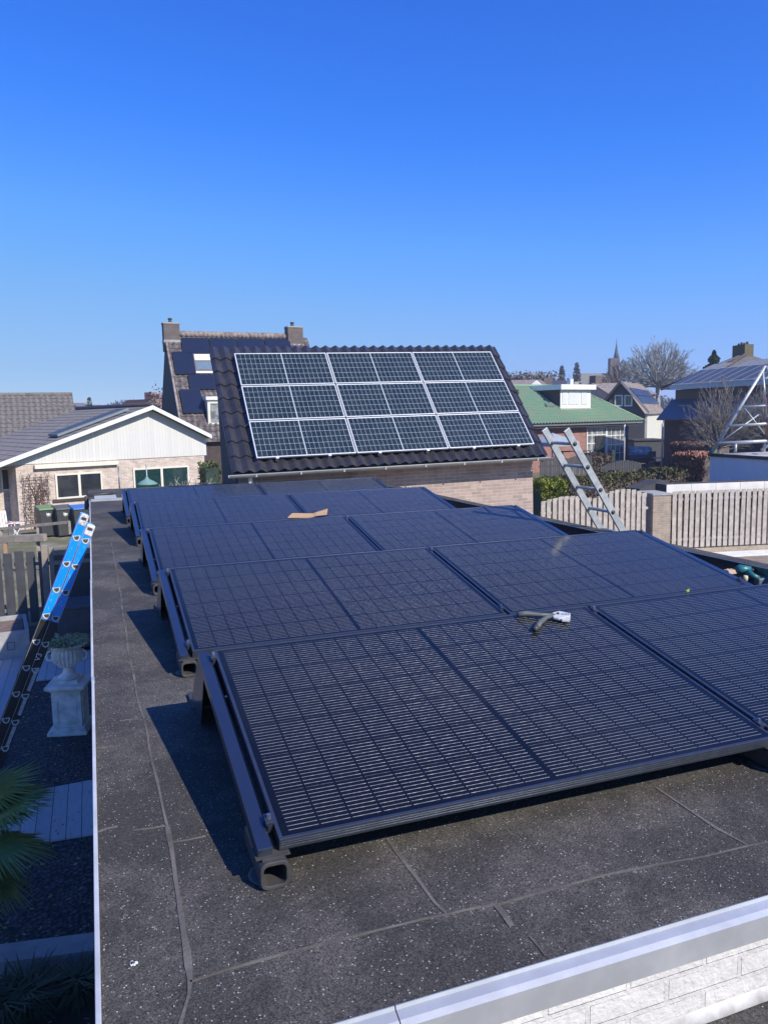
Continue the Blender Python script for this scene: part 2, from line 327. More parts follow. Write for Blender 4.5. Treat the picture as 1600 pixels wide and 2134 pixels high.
def gravel(name, c, c2, scale=30):
    m, nt, b = newmat(name); L = nt.links.new
    tc = N(nt, 'ShaderNodeTexCoord'); v = N(nt, 'ShaderNodeTexVoronoi'); v.inputs['Scale'].default_value = scale; L(tc.outputs['Object'], v.inputs['Vector'])
    sc = N(nt, 'ShaderNodeSeparateColor'); L(v.outputs['Color'], sc.inputs[0])
    mx = N(nt, 'ShaderNodeMix', data_type='RGBA'); mx.inputs[6].default_value = rgb(c); mx.inputs[7].default_value = rgb(c2); L(sc.outputs[0], mx.inputs[0])
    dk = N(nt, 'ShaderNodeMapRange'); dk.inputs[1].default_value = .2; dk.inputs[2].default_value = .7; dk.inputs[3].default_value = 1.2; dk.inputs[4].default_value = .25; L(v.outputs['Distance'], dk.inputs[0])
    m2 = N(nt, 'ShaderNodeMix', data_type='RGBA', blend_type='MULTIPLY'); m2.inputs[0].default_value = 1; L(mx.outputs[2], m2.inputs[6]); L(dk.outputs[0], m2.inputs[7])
    L(m2.outputs[2], b.inputs['Base Color']); b.inputs['Roughness'].default_value = .8
    bp = N(nt, 'ShaderNodeBump'); bp.invert = True; bp.inputs['Strength'].default_value = 1; bp.inputs['Distance'].default_value = .02
    L(v.outputs['Distance'], bp.inputs['Height']); L(bp.outputs[0], b.inputs['Normal'])
    return m

m_glass = cells_black(); m_grid = cells_white(); m_felt = felt()
m_frame = mat('black_anodised_frame', (.13, .145, .18), .30, .8, scale=20, bump=.05)
m_rail = mat('black_coated_rail', (.085, .11, .16), .30, .85, coat=.3, scale=5, c2=(.10, .13, .18))
m_plastic = mat('black_plastic_foot', (.035, .035, .036), .55, c2=(.06, .058, .055), scale=14, bump=.1)
m_steel = mat('bright_steel', (.55, .56, .58), .3, .9, scale=12, c2=(.35, .36, .38))
m_alu = mat('brushed_aluminium', (.62, .63, .63), .34, .5, scale=6, c2=(.50, .51, .51), bump=.04)
m_alu_d = mat('weathered_aluminium', (.50, .52, .52), .45, .4, scale=14, c2=(.36, .38, .38), bump=.1)
m_dustline = mat('dusty_seam', (.155, .14, .125), .95, c2=(.08, .073, .065), scale=9, bump=.3, bscale=80)
m_white = mat('white_paint', (.78, .78, .76), .5, c2=(.66, .66, .63), scale=3)
m_trimw = mat('pale_trim', (.56, .58, .62), .45, c2=(.42, .43, .45), scale=4, detail=8, bump=.1)
m_cream = mat('cream_paint', (.72, .70, .60), .5, c2=(.62, .6, .5), scale=2)
m_wbrick = brick('white_painted_brick', (.70, .67, .62), (.62, .59, .55), (.60, .57, .53), ms=.014, bump=1.0, nb=1)
m_pink = brick('pink_brick', (.46, .345, .295), (.34, .26, .225), (.50, .46, .41))
m_sand = brick('sand_brick', (.60, .48, .40), (.44, .35, .29), (.74, .70, .64))
m_dbrick = brick('dark_brick', (.085, .06, .058), (.06, .045, .045), (.09, .08, .075))
m_red = brick('red_brick', (.36, .17, .13), (.28, .13, .10), (.35, .28, .25))
m_tan = brick('tan_brick', (.40, .32, .24), (.32, .26, .20), (.42, .38, .33))
m_tile = mat('anthracite_glazed_tile', (.030, .030, .038), .30, c2=(.052, .05, .058), scale=5, coat=.3, bump=.05)
m_tile_o = mat('weathered_grey_tile', (.20, .18, .165), .9, c2=(.10, .09, .085), scale=6, bump=.5, detail=8)
m_tile_b = mat('weathered_brown_tile', (.16, .115, .10), .9, c2=(.28, .25, .23), scale=4, bump=.5, detail=8, lo=.4, hi=.6)
m_tile_g = mat('green_glazed_tile', (.16, .31, .19), .6, c2=(.25, .29, .19), scale=1.6, bump=.2, detail=9, lo=.4, hi=.62)
m_tile_k = mat('dark_brown_tile', (.05, .042, .045), .55, c2=(.09, .08, .08), scale=4)
m_zinc = mat('zinc_gutter', (.30, .31, .32), .45, .5, scale=4, c2=(.22, .23, .24))
m_darkwall = mat('dark_slate_cladding', (.045, .045, .048), .8, c2=(.06, .06, .062), scale=2)
m_win = mat('window_glass', (.012, .015, .02), .06, c2=(.03, .035, .04), scale=1.5, coat=1, spec=.8)
m_winlit = mat('window_glass_with_net_curtain', (.30, .31, .30), .15, c2=(.12, .13, .13), scale=2.5, coat=.6, lo=.45, hi=.55)
m_clad = lines('white_gable_boards', (.64, .63, .59), (.42, .42, .40), 0, .13, .05, .55, c2=(.57, .56, .53))
m_fwood = mat('weathered_fence_wood', (.52, .47, .415), .9, c2=(.34, .30, .26), scale=7, bump=.5, detail=8)
m_kwood = mat('black_stained_wood', (.055, .056, .060), .6, c2=(.075, .075, .080), scale=5, bump=.2)
m_wood = mat('raw_weathered_timber', (.33, .28, .23), .9, c2=(.22, .19, .16), scale=6, bump=.4)
m_deck = lines('grooved_grey_decking', (.50, .50, .49), (.06, .06, .06), 0, .145, .05, .7, c2=(.36, .36, .36))
m_leaf = mat('hedge_leaf', (.16, .19, .04), .6, c2=(.05, .075, .02), scale=3)
m_leaf_y = mat('yellow_green_leaf', (.34, .36, .05), .6, c2=(.15, .19, .03), scale=3)
m_leaf_b = mat('brown_hedge_leaf', (.15, .11, .075), .8, c2=(.09, .075, .05), scale=3)
m_leaf_r = mat('copper_beech_leaf', (.46, .22, .15), .7, c2=(.17, .08, .055), scale=3)
m_leaf_c = mat('conifer_needle', (.03, .055, .035), .8, c2=(.02, .035, .025), scale=2)
m_palm = mat('palm_frond', (.24, .30, .08), .5, c2=(.13, .19, .05), scale=5)
m_grassy = mat('grass_blade', (.12, .14, .05), .7, c2=(.06, .085, .03), scale=6)
m_twig = mat('grey_bark_twig', (.34, .345, .335), .9, c2=(.24, .24, .23), scale=3)
m_twig_b = mat('brown_bark_twig', (.17, .14, .12), .9, c2=(.11, .09, .08), scale=3)
m_twig_p = mat('pale_bark_twig', (.38, .35, .30), .9, c2=(.25, .22, .19), scale=3)
m_stone = mat('mossy_cast_stone', (.86, .83, .75), .9, c2=(.52, .50, .43), scale=6, bump=.5, detail=8)
m_conc = mat('pale_concrete', (.38, .38, .37), .9, c2=(.28, .28, .27), scale=5, bump=.3)
m_card = mat('cardboard', (.50, .33, .18), .9, c2=(.42, .27, .14), scale=20)

# ------------------------------------------------------------ roof tile sheets (real waves and steps)
def tiles(name, P, ax, dn, w, h, tw, th, m, parent, amp=.035, step=.02, seg=6):
    P, ax, dn = Vector(P), Vector(ax).normalized(), Vector(dn).normalized(); n = ax.cross(dn); n = -n if n.z < 0 else n
    nc = max(1, round(w/tw)); nr = max(1, round(h/th)); mb = MB(); cols = nc*seg+1
    prof = [0, .55, 1.0, .55, 0, -.35][:seg] if seg == 6 else [0, 1, 0, -.3][:seg]
    vs = []; fs = []
    for r in range(nr):
        for e in (0, 1):
            s_ = h*(r+e)/nr + (0.0 if e == 0 else .0)
            for c in range(cols):
                z = amp*prof[c % seg] + step*(e)
                jit = (random.random()-.5)*.004 if e else 0
                vs.append(P+ax*(w*c/(cols-1))+dn*(s_+jit)+n*z)
    for r in range(2*nr-1):
        for c in range(cols-1):
            a = r*cols+c; fs.append((a, a+1, a+cols+1, a+cols))
    mb.add(vs, fs, False)
    o = mb.build(name, m, parent, fix=False)
    bm = bmesh.new(); bm.from_mesh(o.data); bm.normal_update()
    if sum(f.normal.dot(n) for f in bm.faces) < 0: bmesh.ops.reverse_faces(bm, faces=bm.faces)
    bm.to_mesh(o.data); bm.free()
    return o

# foliage: leaf-sized cards through a volume
def leaves(mb, fn, n, size, squash=1):
    for _ in range(n):
        p = fn(); a = Vector((random.gauss(0,1), random.gauss(0,1), random.gauss(0,1))).normalized(); b = a.cross(Vector((random.random(), random.random(), random.random()+.1))).normalized()
        s_ = size*random.uniform(.6, 1.4)
        mb.add([p-a*s_*.5-b*s_*.3, p+a*s_*.5-b*s_*.2, p+a*s_*.45+b*s_*.3, p-a*s_*.5+b*s_*.25], [(0,1,2,3)])
def branch(mb, p, d, L_, r, lev, spread=.5, n=3, up=.12, tw=4, rmin=.006):
    q = p; pts = [p]; rs = [r]; k = 3
    for i in range(k):
        d = (d+Vector((random.gauss(0,.12), random.gauss(0,.12), random.gauss(0,.10)+up*.5))).normalized(); q = q+d*(L_/k); pts.append(q); rs.append(max(rmin, r*(1-.38*(i+1)/k)))
    mb.tube(pts, rs, 5 if lev > 3 else 3, smooth=True, cap=False)
    if lev <= 0: return
    for j in range(n+(1 if lev < 3 else 0)):
        t = random.uniform(.35, 1.0) if j else 1.0
        i = min(int(t*k), k-1); s_ = pts[i].lerp(pts[i+1], t*k-i)
        nd = (d+Vector((random.gauss(0,spread), random.gauss(0,spread), random.gauss(0,spread*.6)+up))).normalized()
        branch(mb, s_, nd, L_*random.uniform(.62, .85), max(rmin, rs[-1]*random.uniform(.55,.8)), lev-1, spread, n, up, tw, rmin)
def bare_tree(name, label, loc, h, r, lev, m, group=None, spread=.5, up=.12, trunkh=.25, n=3, lean=(0,0,1), first=4, rmin=.006, ratio=.27):
    t = thing(name, label, 'tree' if h > 3 else 'shrub', loc, 0, group)
    mb = MB(); top = Vector(lean).normalized()*h*trunkh
    mb.tube([(0,0,0), top*.5+Vector((r*.3,0,0)), top], [r*1.3, r, r*.8], 8); mb.build('trunk', m, t)
    cb = MB()
    for i in range(first):
        a = 2*PI*i/first+random.random()*.6; e = random.uniform(.55, 1.1)
        branch(cb, top*random.uniform(.8, 1), Vector((math.cos(a), math.sin(a), e*1.1)).normalized(), h*ratio, r*.55, lev, spread, n, up, rmin=rmin)
    cb.build('crown', m, t); return t
m_gframe = mat('silver_panel_frame', (.66, .68, .69), .4, .2, c2=(.6,.62,.63), scale=4)
def dome_tree(name, label, loc, zf, zt, w, r, m, nl=60, cat='tree', tk=1.0):
    """leafless crown: limbs fan from one fork to a dome, twigs fill its outer half"""
    t = thing(name, label, cat, loc); MB().tube([(0,0,0),(r*.2,0,zf*.6),(0,0,zf*1.03)], [r*1.2, r, r*.85], 8).build('trunk', m, t)
    cb = MB(); H = zt-zf; fk = Vector((0,0,zf))
    for i in range(nl):
        u = (i+.5)/nl; el = math.asin(u**.8)*.97+.02; az = i*2.39996+random.gauss(0,.15); k = random.uniform(.86,1.05)
        tip = fk+Vector((math.cos(az)*math.cos(el)*w/2, math.sin(az)*math.cos(el)*w/2, math.sin(el)*H))*k
        mid = fk.lerp(tip, .45)+Vector((0,0,-H*.10+.0)) + Vector((random.gauss(0,.02)*w, random.gauss(0,.02)*w, 0))*1.0 + (tip-fk)*.04
        if el < .5: mid.z += H*.06
        pts = [fk, fk.lerp(mid,.55)+Vector((0,0,H*.02)), mid, mid.lerp(tip,.55)+Vector((random.gauss(0,.015)*w, random.gauss(0,.015)*w, 0)), tip]
        cb.tube(pts, [r*.40, r*.28, r*.17, r*.11, .022*tk], 4, cap=False); d0 = (tip-fk).normalized()
        for j in range(9):
            f_ = random.uniform(.35, .98); q = pts[2].lerp(pts[4], (f_-.35)/.65) if f_ > .35 else pts[2]
            sd = Vector((random.gauss(0,1),random.gauss(0,1),random.gauss(0,.8))); d1 = (d0+sd.normalized()*.62+Vector((0,0,.10))).normalized(); L1 = H*random.uniform(.13,.26)*(1.25-f_*.45)
            q1 = q+d1*L1*.5+Vector((0,0,.02)); q2 = q+(d1+Vector((0,0,.12))).normalized()*L1; cb.tube([q, q1, q2], [.045*tk, .034*tk, .020*tk], 3, cap=False)
            for _ in range(3):
                s0 = q1.lerp(q2, random.random()); d2 = (d1+Vector((random.gauss(0,.4),random.gauss(0,.4),random.gauss(0,.4)+.1))).normalized(); cb.tube([s0, s0+d2*L1*random.uniform(.3,.55)], [.026*tk, .016*tk], 3, cap=False)
    cb.build('crown', m, t); return t
m_tile_t = mat('dark_mottled_tile', (.085, .068, .066), .9, c2=(.20, .18, .17), scale=4, bump=.5, detail=8, lo=.45, hi=.65)
# ============================================================ SETTING: ground
ZR = 2.85
TILT = 0.1874
g = MB().box(-700, -300, -.3, 900, 1200, 0).build('ground', mat('meadow_ground', (.10, .11, .045), .95, c2=(.16, .13, .09), scale=.35, detail=10, bump=.3), None); tag(g, kind='structure')
def patch(name, pts, z, m, t=.004):
    mb = MB().slab([Vector((p[0], p[1], z)) for p in pts], (0,0,1), t, -t); o = mb.build(name, m); tag(o, kind='structure'); return o
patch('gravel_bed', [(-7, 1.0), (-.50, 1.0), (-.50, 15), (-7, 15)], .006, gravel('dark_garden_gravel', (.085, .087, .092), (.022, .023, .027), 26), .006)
patch('deck_path', [gz(0,1665), gz(196,1628), gz(196,1742), gz(-60,1782), gz(-260,1760), gz(-260,1702)], .022, m_deck, .020)
patch('terrace_decking', [(-6.5, 8.3), (-1.62, 8.1), (-1.62, 11.3), (-.52, 11.25), (-.52, 12.7), (-6.5, 12.9)], .024, m_deck, .020)
patch('yard_paving', [(-9, 15.2), (-.2, 15.0), (1.6, 24), (1.5, 31), (-9, 29)], .010, mat('worn_yard_ground', (.26, .23, .18), .95, c2=(.13, .13, .06), scale=.9, detail=9, bump=.3, hi=.55), .009)
patch('drive_paving', [(5, 0), (30, 0), (34, 15), (20, 16), (10, 17), (5, 14)], .010, brick('drive_clinker', (.30, .24, .19), (.22, .18, .15), (.16, .14, .12), .21, .1), .009)
cb = MB().bar(gz(-160, 2044)+Vector((0,0,.07)), gz(202, 1996)+Vector((0,0,.07)), .22, .14).build('garden_kerb', m_conc); tag(cb, kind='structure')
# soil bed near
patch('plant_bed', [(-4, 2.2), (-.5, 2.2), (-.5, 3.85), (-4, 3.6)], .012, mat('dark_soil', (.05, .04, .03), .95, scale=5), .006)

# ============================================================ our flat-roofed building
X0, X1, Y0, Y1 = -.470, 4.00, -.560, 11.0; PX = 3.84
B = thing('flat_roof_building', 'flat roofed building under the black solar panels, dusty black bitumen roof', 'building')
MB().box(X0+.012, Y0+.03, 0, X1-.02, Y1-.02, ZR-.012).build('wall', m_sand, B)
# roof felt as a finely divided, slightly uneven sheet
mb = MB(); nx, ny = 60, 130; vs = []
from mathutils import noise as mnoise
for j in range(ny+1):
    for i in range(nx+1):
        x = X0+.010+(X1-X0-.02)*i/nx; y = Y0+.028+(Y1-Y0-.04)*j/ny
        vs.append((x, y, ZR+mnoise.noise(Vector((x*2.1, y*1.7, 0)))*.001))
mb.add(vs, [(j*(nx+1)+i, j*(nx+1)+i+1, (j+1)*(nx+1)+i+1, (j+1)*(nx+1)+i) for j in range(ny) for i in range(nx)], True)
mb.build('roof', m_felt, B)
# seams
def ribbon(mb, px, w, z=ZR, t=.0022):
    P = [gz(u, v, z) for u, v in px]; Q = [P[0]]
    for a, b in zip(P[:-1], P[1:]):
        k = max(2, int((b-a).length/.06))
        for i in range(1, k+1): Q.append(a.lerp(b, i/k))
    L_ = []; R_ = []
    for i, q in enumerate(Q):
        d = (Q[min(i+1, len(Q)-1)]-Q[max(i-1, 0)]).normalized(); s_ = Vector((-d.y, d.x, 0)); h = w*(.26+.34*mnoise.noise(q*7))+.001
        off = s_*mnoise.noise(q*3+Vector((5,5,5)))*.006
        L_.append(q+s_*h+off); R_.append(q-s_*h+off)
    k = len(Q); vs = [p+Vector((0,0,t)) for p in L_]+[p+Vector((0,0,t)) for p in R_]+[p-Vector((0,0,.004)) for p in L_]+[p-Vector((0,0,.004)) for p in R_]
    fs = []
    for i in range(k-1):
        fs += [(i, k+i, k+i+1, i+1), (i, i+1, 2*k+i+1, 2*k+i), (k+i, 3*k+i, 3*k+i+1, k+i+1)]
    mb.add(vs, fs)
mb = MB()
ribbon(mb, [(232,1130),(243,1185),(258,1290),(270,1370),(285,1440),(300,1500),(318,1590),(334,1670),(346,1725)], .012)
ribbon(mb, [(346,1725),(354,1768),(362,1830),(377,1910),(392,1985),(398,2040),(396,2070),(384,2110),(372,2150)], .020)
ribbon(mb, [(205,1735),(222,1728),(246,1723)], .010); ribbon(mb, [(276,1732),(315,1728),(348,1722)], .007); ribbon(mb, [(362,1757),(395,1752),(430,1744)], .006)
ribbon(mb, [(250,1503),(276,1499),(303,1501)], .007); ribbon(mb, [(222,1371),(252,1368),(288,1370)], .006)
ribbon(mb, [(205,1560),(232,1556),(250,1556)], .004)
ribbon(mb, [(396,2046),(470,2022),(600,1985),(760,1945),(880,1916),(932,1905),(985,1893),(1040,1884),(1130,1858),(1260,1825),(1380,1800),(1470,1785),(1560,1764),(1620,1752)], .008)
ribbon(mb, [(806,1748),(830,1782),(870,1832),(905,1880),(930,1904)], .015)
ribbon(mb, [(1366,1642),(1420,1678),(1490,1726),(1556,1763)], .013)
ribbon(mb, [(1036,1888),(1052,1908),(1068,1932)], .022); ribbon(mb, [(1104,1952),(1120,1972),(1137,1994)], .009)
ribbon(mb, [(238,1220),(252,1218)], .006)
mb.build('felt_seam', m_dustline, B)
# dust smears lying on the felt
mb = MB()
yy = Y0
for i in range(5):
    y2 = min(Y1, yy+2.5); dx = (.0012, -.0008, .0015, 0, -.001)[i]
    MB().box(X0+dx, yy+.0015, ZR-.06, X0+.012+dx, y2-.0015, ZR+.012+dx).build('left_edge_trim', m_trimw, B, bevel=.002)
    MB().box(X0-.001+dx, y2-.03, ZR-.061, X0+.0135+dx, y2+.03, ZR+.0145).build('trim_joiner', m_alu, B, bevel=.001)
    yy = y2
mb = MB()
for a, b in ((-.47, .118), (.121, 2.6), (2.603, X1)):
    prof = [(-.532, ZR+.003), (-.533, ZR+.006), (-.536, ZR+.0065), (-.539, ZR-.001), (-.560, ZR-.008), (-.573, ZR-.016), (-.576, ZR-.074), (-.568, ZR-.077), (-.560, ZR-.02), (-.532, ZR-.01)]
    mb.prism(prof, a, b, 'yz')
o = mb.build('front_edge_trim', m_alu, B, fix=True)
MB().box(-.47, -.572, ZR-.26, X1, -.531, ZR-.0775).build('front_upstand', m_wbrick, B)
# painted mortar ribs give the white upstand real relief
mb = MB()
MB().box(-.47, -5.2, ZR-.50, 9.0, -.575, ZR-.235).build('lower_roof', m_felt, B)
mb = MB(); vs = []
for i in range(81):
    x = -.46+9.4*i/80; w = .016+.008*mnoise.noise(Vector((x*6, 0, 0)))
    vs += [(x, -.5745, ZR-.205+.004*mnoise.noise(Vector((x*9, 3, 0)))), (x, -.5745-w, ZR-.232), (x, -.5745-w*.6, ZR-.2355)]
mb.add(vs, [(3*i, 3*i+1, 3*i+4, 3*i+3) for i in range(80)]+[(3*i+1, 3*i+2, 3*i+5, 3*i+4) for i in range(80)], True)
mb.build('white_flashing', mat('white_sealant', (.72, .70, .68), .6, c2=(.42, .40, .37), scale=10), B, fix=False)
MB().box(PX, Y0+.03, ZR-.008, X1, Y1-.02, ZR+.150).build('parapet', m_felt, B, bevel=.012)
MB().box(PX-.012, Y0+.03, ZR+.004, PX-.001, Y1-.02, ZR+.154).build('parapet_flashing', m_rail, B)
MB().box(X0+.02, Y1-.05, ZR-.0, 3.82, Y1+.02, ZR+.035).build('rear_edge_trim', m_alu_d, B)
# small outbuilding roof behind, with pale rooflight
t = thing('shed_roof', 'low grey felt shed roof with a pale plastic rooflight behind the flat roof', 'shed')
MB().box(X0, Y1+.10, 0, 2.0, 13.6, ZR-.10).build('wall', m_sand, t)
MB().box(X0-.02, Y1+.08, ZR-.10, 2.05, 13.7, ZR-.04).build('roof', m_felt, t)
MB().box(-.40, Y1+.35, ZR-.04, -.05, 12.2, ZR-.02).build('rooflight', mat('pale_polycarbonate', (.55, .56, .48), .4, scale=3), t, bevel=.01)
t = thing('pipe_rail', 'black tubular rail standing behind the far left corner of the flat roof', 'rail')
mb = MB(); P = [at(181,1062,13.4), at(181,1034,13.4), at(212,1030,13.5), at(236,1027.5,13.6)]
mb.tube(P[:2], .035, 8); mb.tube(P[1:], .03, 8); mb.build('tube', m_plastic, t)
MB().tube([at(212,1030,13.5), at(213,1048,13.5)], .028, 8).build('post', m_plastic, t)

# ============================================================ solar panels in rows
RY = [0, 1.849, 3.759, 6.098, 7.870]; RX = [0, -.004, .007, .023, .006]
ROWN = ['front', 'second', 'middle', 'fourth', 'rearmost']
def ring(mb, w, h, lw, z0, z1):
    mb.box(0, 0, z0, w, lw, z1); mb.box(0, h-lw, z0, w, h, z1); mb.box(0, lw, z0, lw, h-lw, z1); mb.box(w-lw, lw, z0, w, h-lw, z1)
def panel_bits(w, h, mf, mc, root, lw=.011, th=.035, inset=.0018):
    mb = MB(); ring(mb, w, h, lw, -th, 0); mb.build('frame', mf, root, bevel=.0016)
    MB().box(lw-.001, lw-.001, -th+.006, w-lw+.001, h-lw+.001, -inset).build('glass', mc, root)
PB = thing('solar_panel', '', 'solar panel', rot=(TILT, 0, 0), group='black solar panels on the flat roof')
panel_bits(1.722, 1.134, m_frame, m_glass, PB)
mb = MB()
for z in (-.011, -.018, -.026): mb.box(.004, -.0016, z-.0016, 1.718, -.0002, z+.0016)
mb.build('frame_rib', m_frame, PB)
jb = MB().box(.75, .9, -.05, .97, 1.0, -.036).build('junction_box', m_plastic, PB)
first = True
for k in range(5):
    for j in range(2):
        lab = '%s black solar panel of the %s row%s' % (('left', 'right')[j], ROWN[k], [(', under the crimping tool', ', cut off by the picture edge'), ('', ', drill at its corner'), ('', ', crossed by the ladder shadow'), (', holding the cardboard scrap', ''), ('', ', nearest the brick garage wall')][k][j])
        loc = (RX[k]+j*1.742, RY[k], ZR+.12)
        if first: PB.location = loc; PB['label'] = lab; first = False
        else: dup(PB, loc, (TILT, 0, 0), lab)
ct, st = math.cos(TILT), math.sin(TILT)
def slp(x, y, z=0): return Vector((x, y*ct-z*st, y*st+z*ct))
# racks: rails, feet, clamps, rear wind plate
PM = thing('panel_rack', '', 'mounting rack', group='racks under the rows of black panels')
def foot(mb, x):
    # hollow rounded-square tube end lying along y, on a round pad
    def rr(w, h, r, cx, cz, n=5):
        out = []
        for (sx, sz, a0) in ((1,1,0), (-1,1,90), (-1,-1,180), (1,-1,270)):
            for i in range(n):
                a = math.radians(a0+90*i/(n-1)); out.append((cx+sx*(w/2-r)+r*math.cos(a), cz+sz*(h/2-r)+r*math.sin(a)))
        return out
    o_ = rr(.078, .076, .020, x, -.080); i_ = rr(.060, .054, .014, x, -.080); k = len(o_)
    ys = (-.030, .20)
    vs = [(a, ys[0], b) for a, b in o_]+[(a, ys[0], b) for a, b in i_]+[(a, ys[1], b) for a, b in o_]+[(a, ys[1]-.03, b) for a, b in i_]
    fs = []
    for i in range(k):
        j = (i+1) % k; fs += [(i, i+k, j+k, j), (i, j, j+2*k, i+2*k), (i+k, i+3*k, j+3*k, j+k)]
    fs += [tuple(range(2*k, 3*k)), tuple(range(3*k, 4*k))[::-1]]
    mb.add(vs, fs)
for x in (-.020, 1.732, 3.484):
    f = MB(); foot(f, x); fo = f.build('foot', m_plastic, PM, bevel=.002, fix=True)
    pad = MB().lathe([(.058, -.119), (.059, -.116), (.055, -.113), (.05, -.112)], (x, .045, 0), 24).build('rubber_pad', m_plastic, fo)
    br = MB().box(x-.046, -.012, -.040, x+.046, .050, -.036); br.box(x-.030, -.015, -.048, x+.030, -.012, -.036); br.build('foot_bracket', m_plastic, fo)
    w = .040 if x != 1.732 else .018
    xx = x-.020 if x < 0 else (x+.020 if x > 3 else x)
    mb = MB(); a, b = slp(xx, -.005, -.010 if w > .02 else -.012), slp(xx, 1.150, -.010 if w > .02 else -.012)
    mb.bar(a-Vector((0,0,.022)), b-Vector((0,0,.022)), w, .040); mb.build('rail', m_rail, PM, bevel=.002)
    if w > .02:
        s_ = -1 if x < 0 else 1
        mb = MB(); mb.bar(slp(xx-s_*.026, .02, -.040), slp(xx-s_*.026, 1.13, -.040), .012, .012); mb.build('cable', m_plastic, PM)
    for yy in (.085, 1.075):
        c = MB(); p = slp(xx if w < .02 else x+.010*(1 if x < 0 else -1), yy, .002)
        c.bar(p+slp(0, -.020, 0), p+slp(0, .020, 0), .024, .010); c.bar(p+slp(0, -.020, -.016), p+slp(0, .020, -.016), .014, .026)
        co = c.build('clamp', m_frame, PM, bevel=.0015)
        MB().tube([p+Vector((0,0,.004)), p+Vector((0,0,.016))], .0065, 6, smooth=False).build('bolt', m_steel, co)
# rear wind plate and its side cheeks
mb = MB()
mb.slab([Vector((-.055, 1.150, .178)), Vector((3.52, 1.150, .178)), Vector((3.52, 1.470, -.112)), Vector((-.055, 1.470, -.112))], (0, .67, .74), .003)
mb.build('wind_plate', m_rail, PM)
for x in (-.0585, 3.520):
    mb = MB(); mb.slab([Vector((x, 1.00, .135)), Vector((x, 1.15, .178)), Vector((x, 1.472, -.112)), Vector((x, 1.16, -.112))], (1, 0, 0), .0035)
    mb.build('plate_cheek', m_rail, PM)
for x in (-.035, 1.732, 3.494): MB().box(x-.03, 1.36, -.116, x+.05, 1.56, -.104).build('rear_pad', m_plastic, PM)
RK = ['at the front, its open square foot facing the camera', 'second from the front', 'in the middle', 'second from the back', 'at the back, nearest the garage']
for k in range(5):
    lab = 'low black panel rack '+RK[k]; loc = (RX[k], RY[k], ZR+.12)
    if k == 0: PM.location = loc; PM['label'] = lab
    else: dup(PM, loc, None, lab)

# ---- things left lying about
def rowplane(k): return (RX[k], RY[k], ZR+.12+.001), (0, -st, ct)
def onrow(k, u, v, lift=0.0):
    P, n = rowplane(k); return pl(u, v, P, n)+Vector(n)*lift
t = thing('crimping_tool', 'grey handled crimping pliers with bright metal jaws on the front row', 'tool')
def handle(pts, w, th):
    mb = MB(); Q = [onrow(0, u, v, .013) for u, v in pts]; mb.tube(Q, w, 10); return mb
m_hand = mat('grey_tool_grip', (.10, .112, .108), .6, c2=(.075, .085, .08), scale=20)
handle([(1078,1286),(1095,1284),(1125,1287),(1155,1288)], [.013,.013,.010,.008], .02).build('handle', m_hand, t)
handle([(1117,1313),(1124,1303),(1138,1292),(1156,1289)], [.013,.013,.010,.008], .02).build('handle', m_hand, t)
handle([(1113,1318),(1118,1311)], [.013,.013], .02).build('grip_end', m_plastic, t)
mb = MB(); A = [onrow(0, u, v, .008) for u, v in ((1150,1284),(1164,1281),(1187,1286),(1187,1292),(1164,1297),(1151,1294))]
mb.slab(A, (0, -st, ct), .012, 0); m_jaw = mat('pale_cast_jaw', (.62,.62,.61), .4, .15); jw = mb.build('jaw', m_jaw, t, bevel=.003)
for uu in (1169, 1173.5, 1178, 1182.5): MB().obox(onrow(0, uu, 1288.5, .0205), (.004,0,0), (0,.010,.002), (0,0,.002)).build('die_slot', m_plastic, jw)
mb = MB(); A = [onrow(0, u, v, .008) for u, v in ((1166,1296),(1187,1294.5),(1186,1300),(1170,1299.5))]; mb.slab(A, (0, -st, ct), .010, 0); mb.build('jaw', m_jaw, t, bevel=.002)
P = onrow(0, 1161, 1288, .020); MB().tube([P, P+Vector((0,-st,ct))*.006], .006, 10).build('pivot', m_plastic, jw)
t = thing('cardboard_scrap', 'torn flat piece of brown cardboard lying on the fourth row', 'cardboard')
mb = MB(); nn = Vector((0, -st, ct))
mb.slab([onrow(3, u, v, .012) for u, v in ((599,1082),(609,1072.5),(655,1073),(656,1079.5),(640,1082))], nn, .006, .0); mb.build('flap', m_card, t)
mb = MB(); mb.slab([onrow(3, u, v, .02+l) for u, v, l in ((655.5,1079.5,0),(655.5,1073,0),(683,1067,.015),(681,1078,.008))], nn, .006, .0); mb.build('flap', m_card, t)
def gr(u, v, h=0.0): return gz(u, v, ZR)+Vector((0, 0, h))
t = thing('cordless_drill', 'teal cordless drill lying on the roof at the right edge', 'drill')
m_teal = mat('teal_plastic', (.015, .16, .17), .4, c2=(.02, .12, .13), scale=20)
d0 = 5.45
mb = MB(); mb.tube([at(1534,1190,d0), at(1541,1186,d0), at(1563,1189,d0-.02)], [.028, .034, .030], 12); bd = mb.build('body', m_teal, t)
MB().tube([at(1563,1189,d0-.02), at(1572,1189,d0-.02)], [.022, .014], 10).build('chuck', m_plastic, bd)
MB().tube([at(1572,1188.5,d0-.02), at(1578,1188,d0-.02)], .006, 6).build('bit', m_steel, bd)
MB().tube([at(1556,1192,d0-.05), at(1568,1200,d0-.08), at(1580,1207,d0-.1)], [.024, .020, .022], 10).build('handle', m_teal, t)
mb = MB(); mb.obox(at(1593,1208,d0-.1), (.13,-.03,.02), (.03,.08,0), (0,0,.05)); mb.build('battery', mat('grey_green_plastic', (.12, .17, .17), .5), t, bevel=.008)
t = MB(); t.obox(at(1522,1191,d0), (.085,.0,0), (0,.05,0), (0,.01,.028)); t.tube([at(1512,1191,d0), at(1518,1189,d0)], .018, 8)
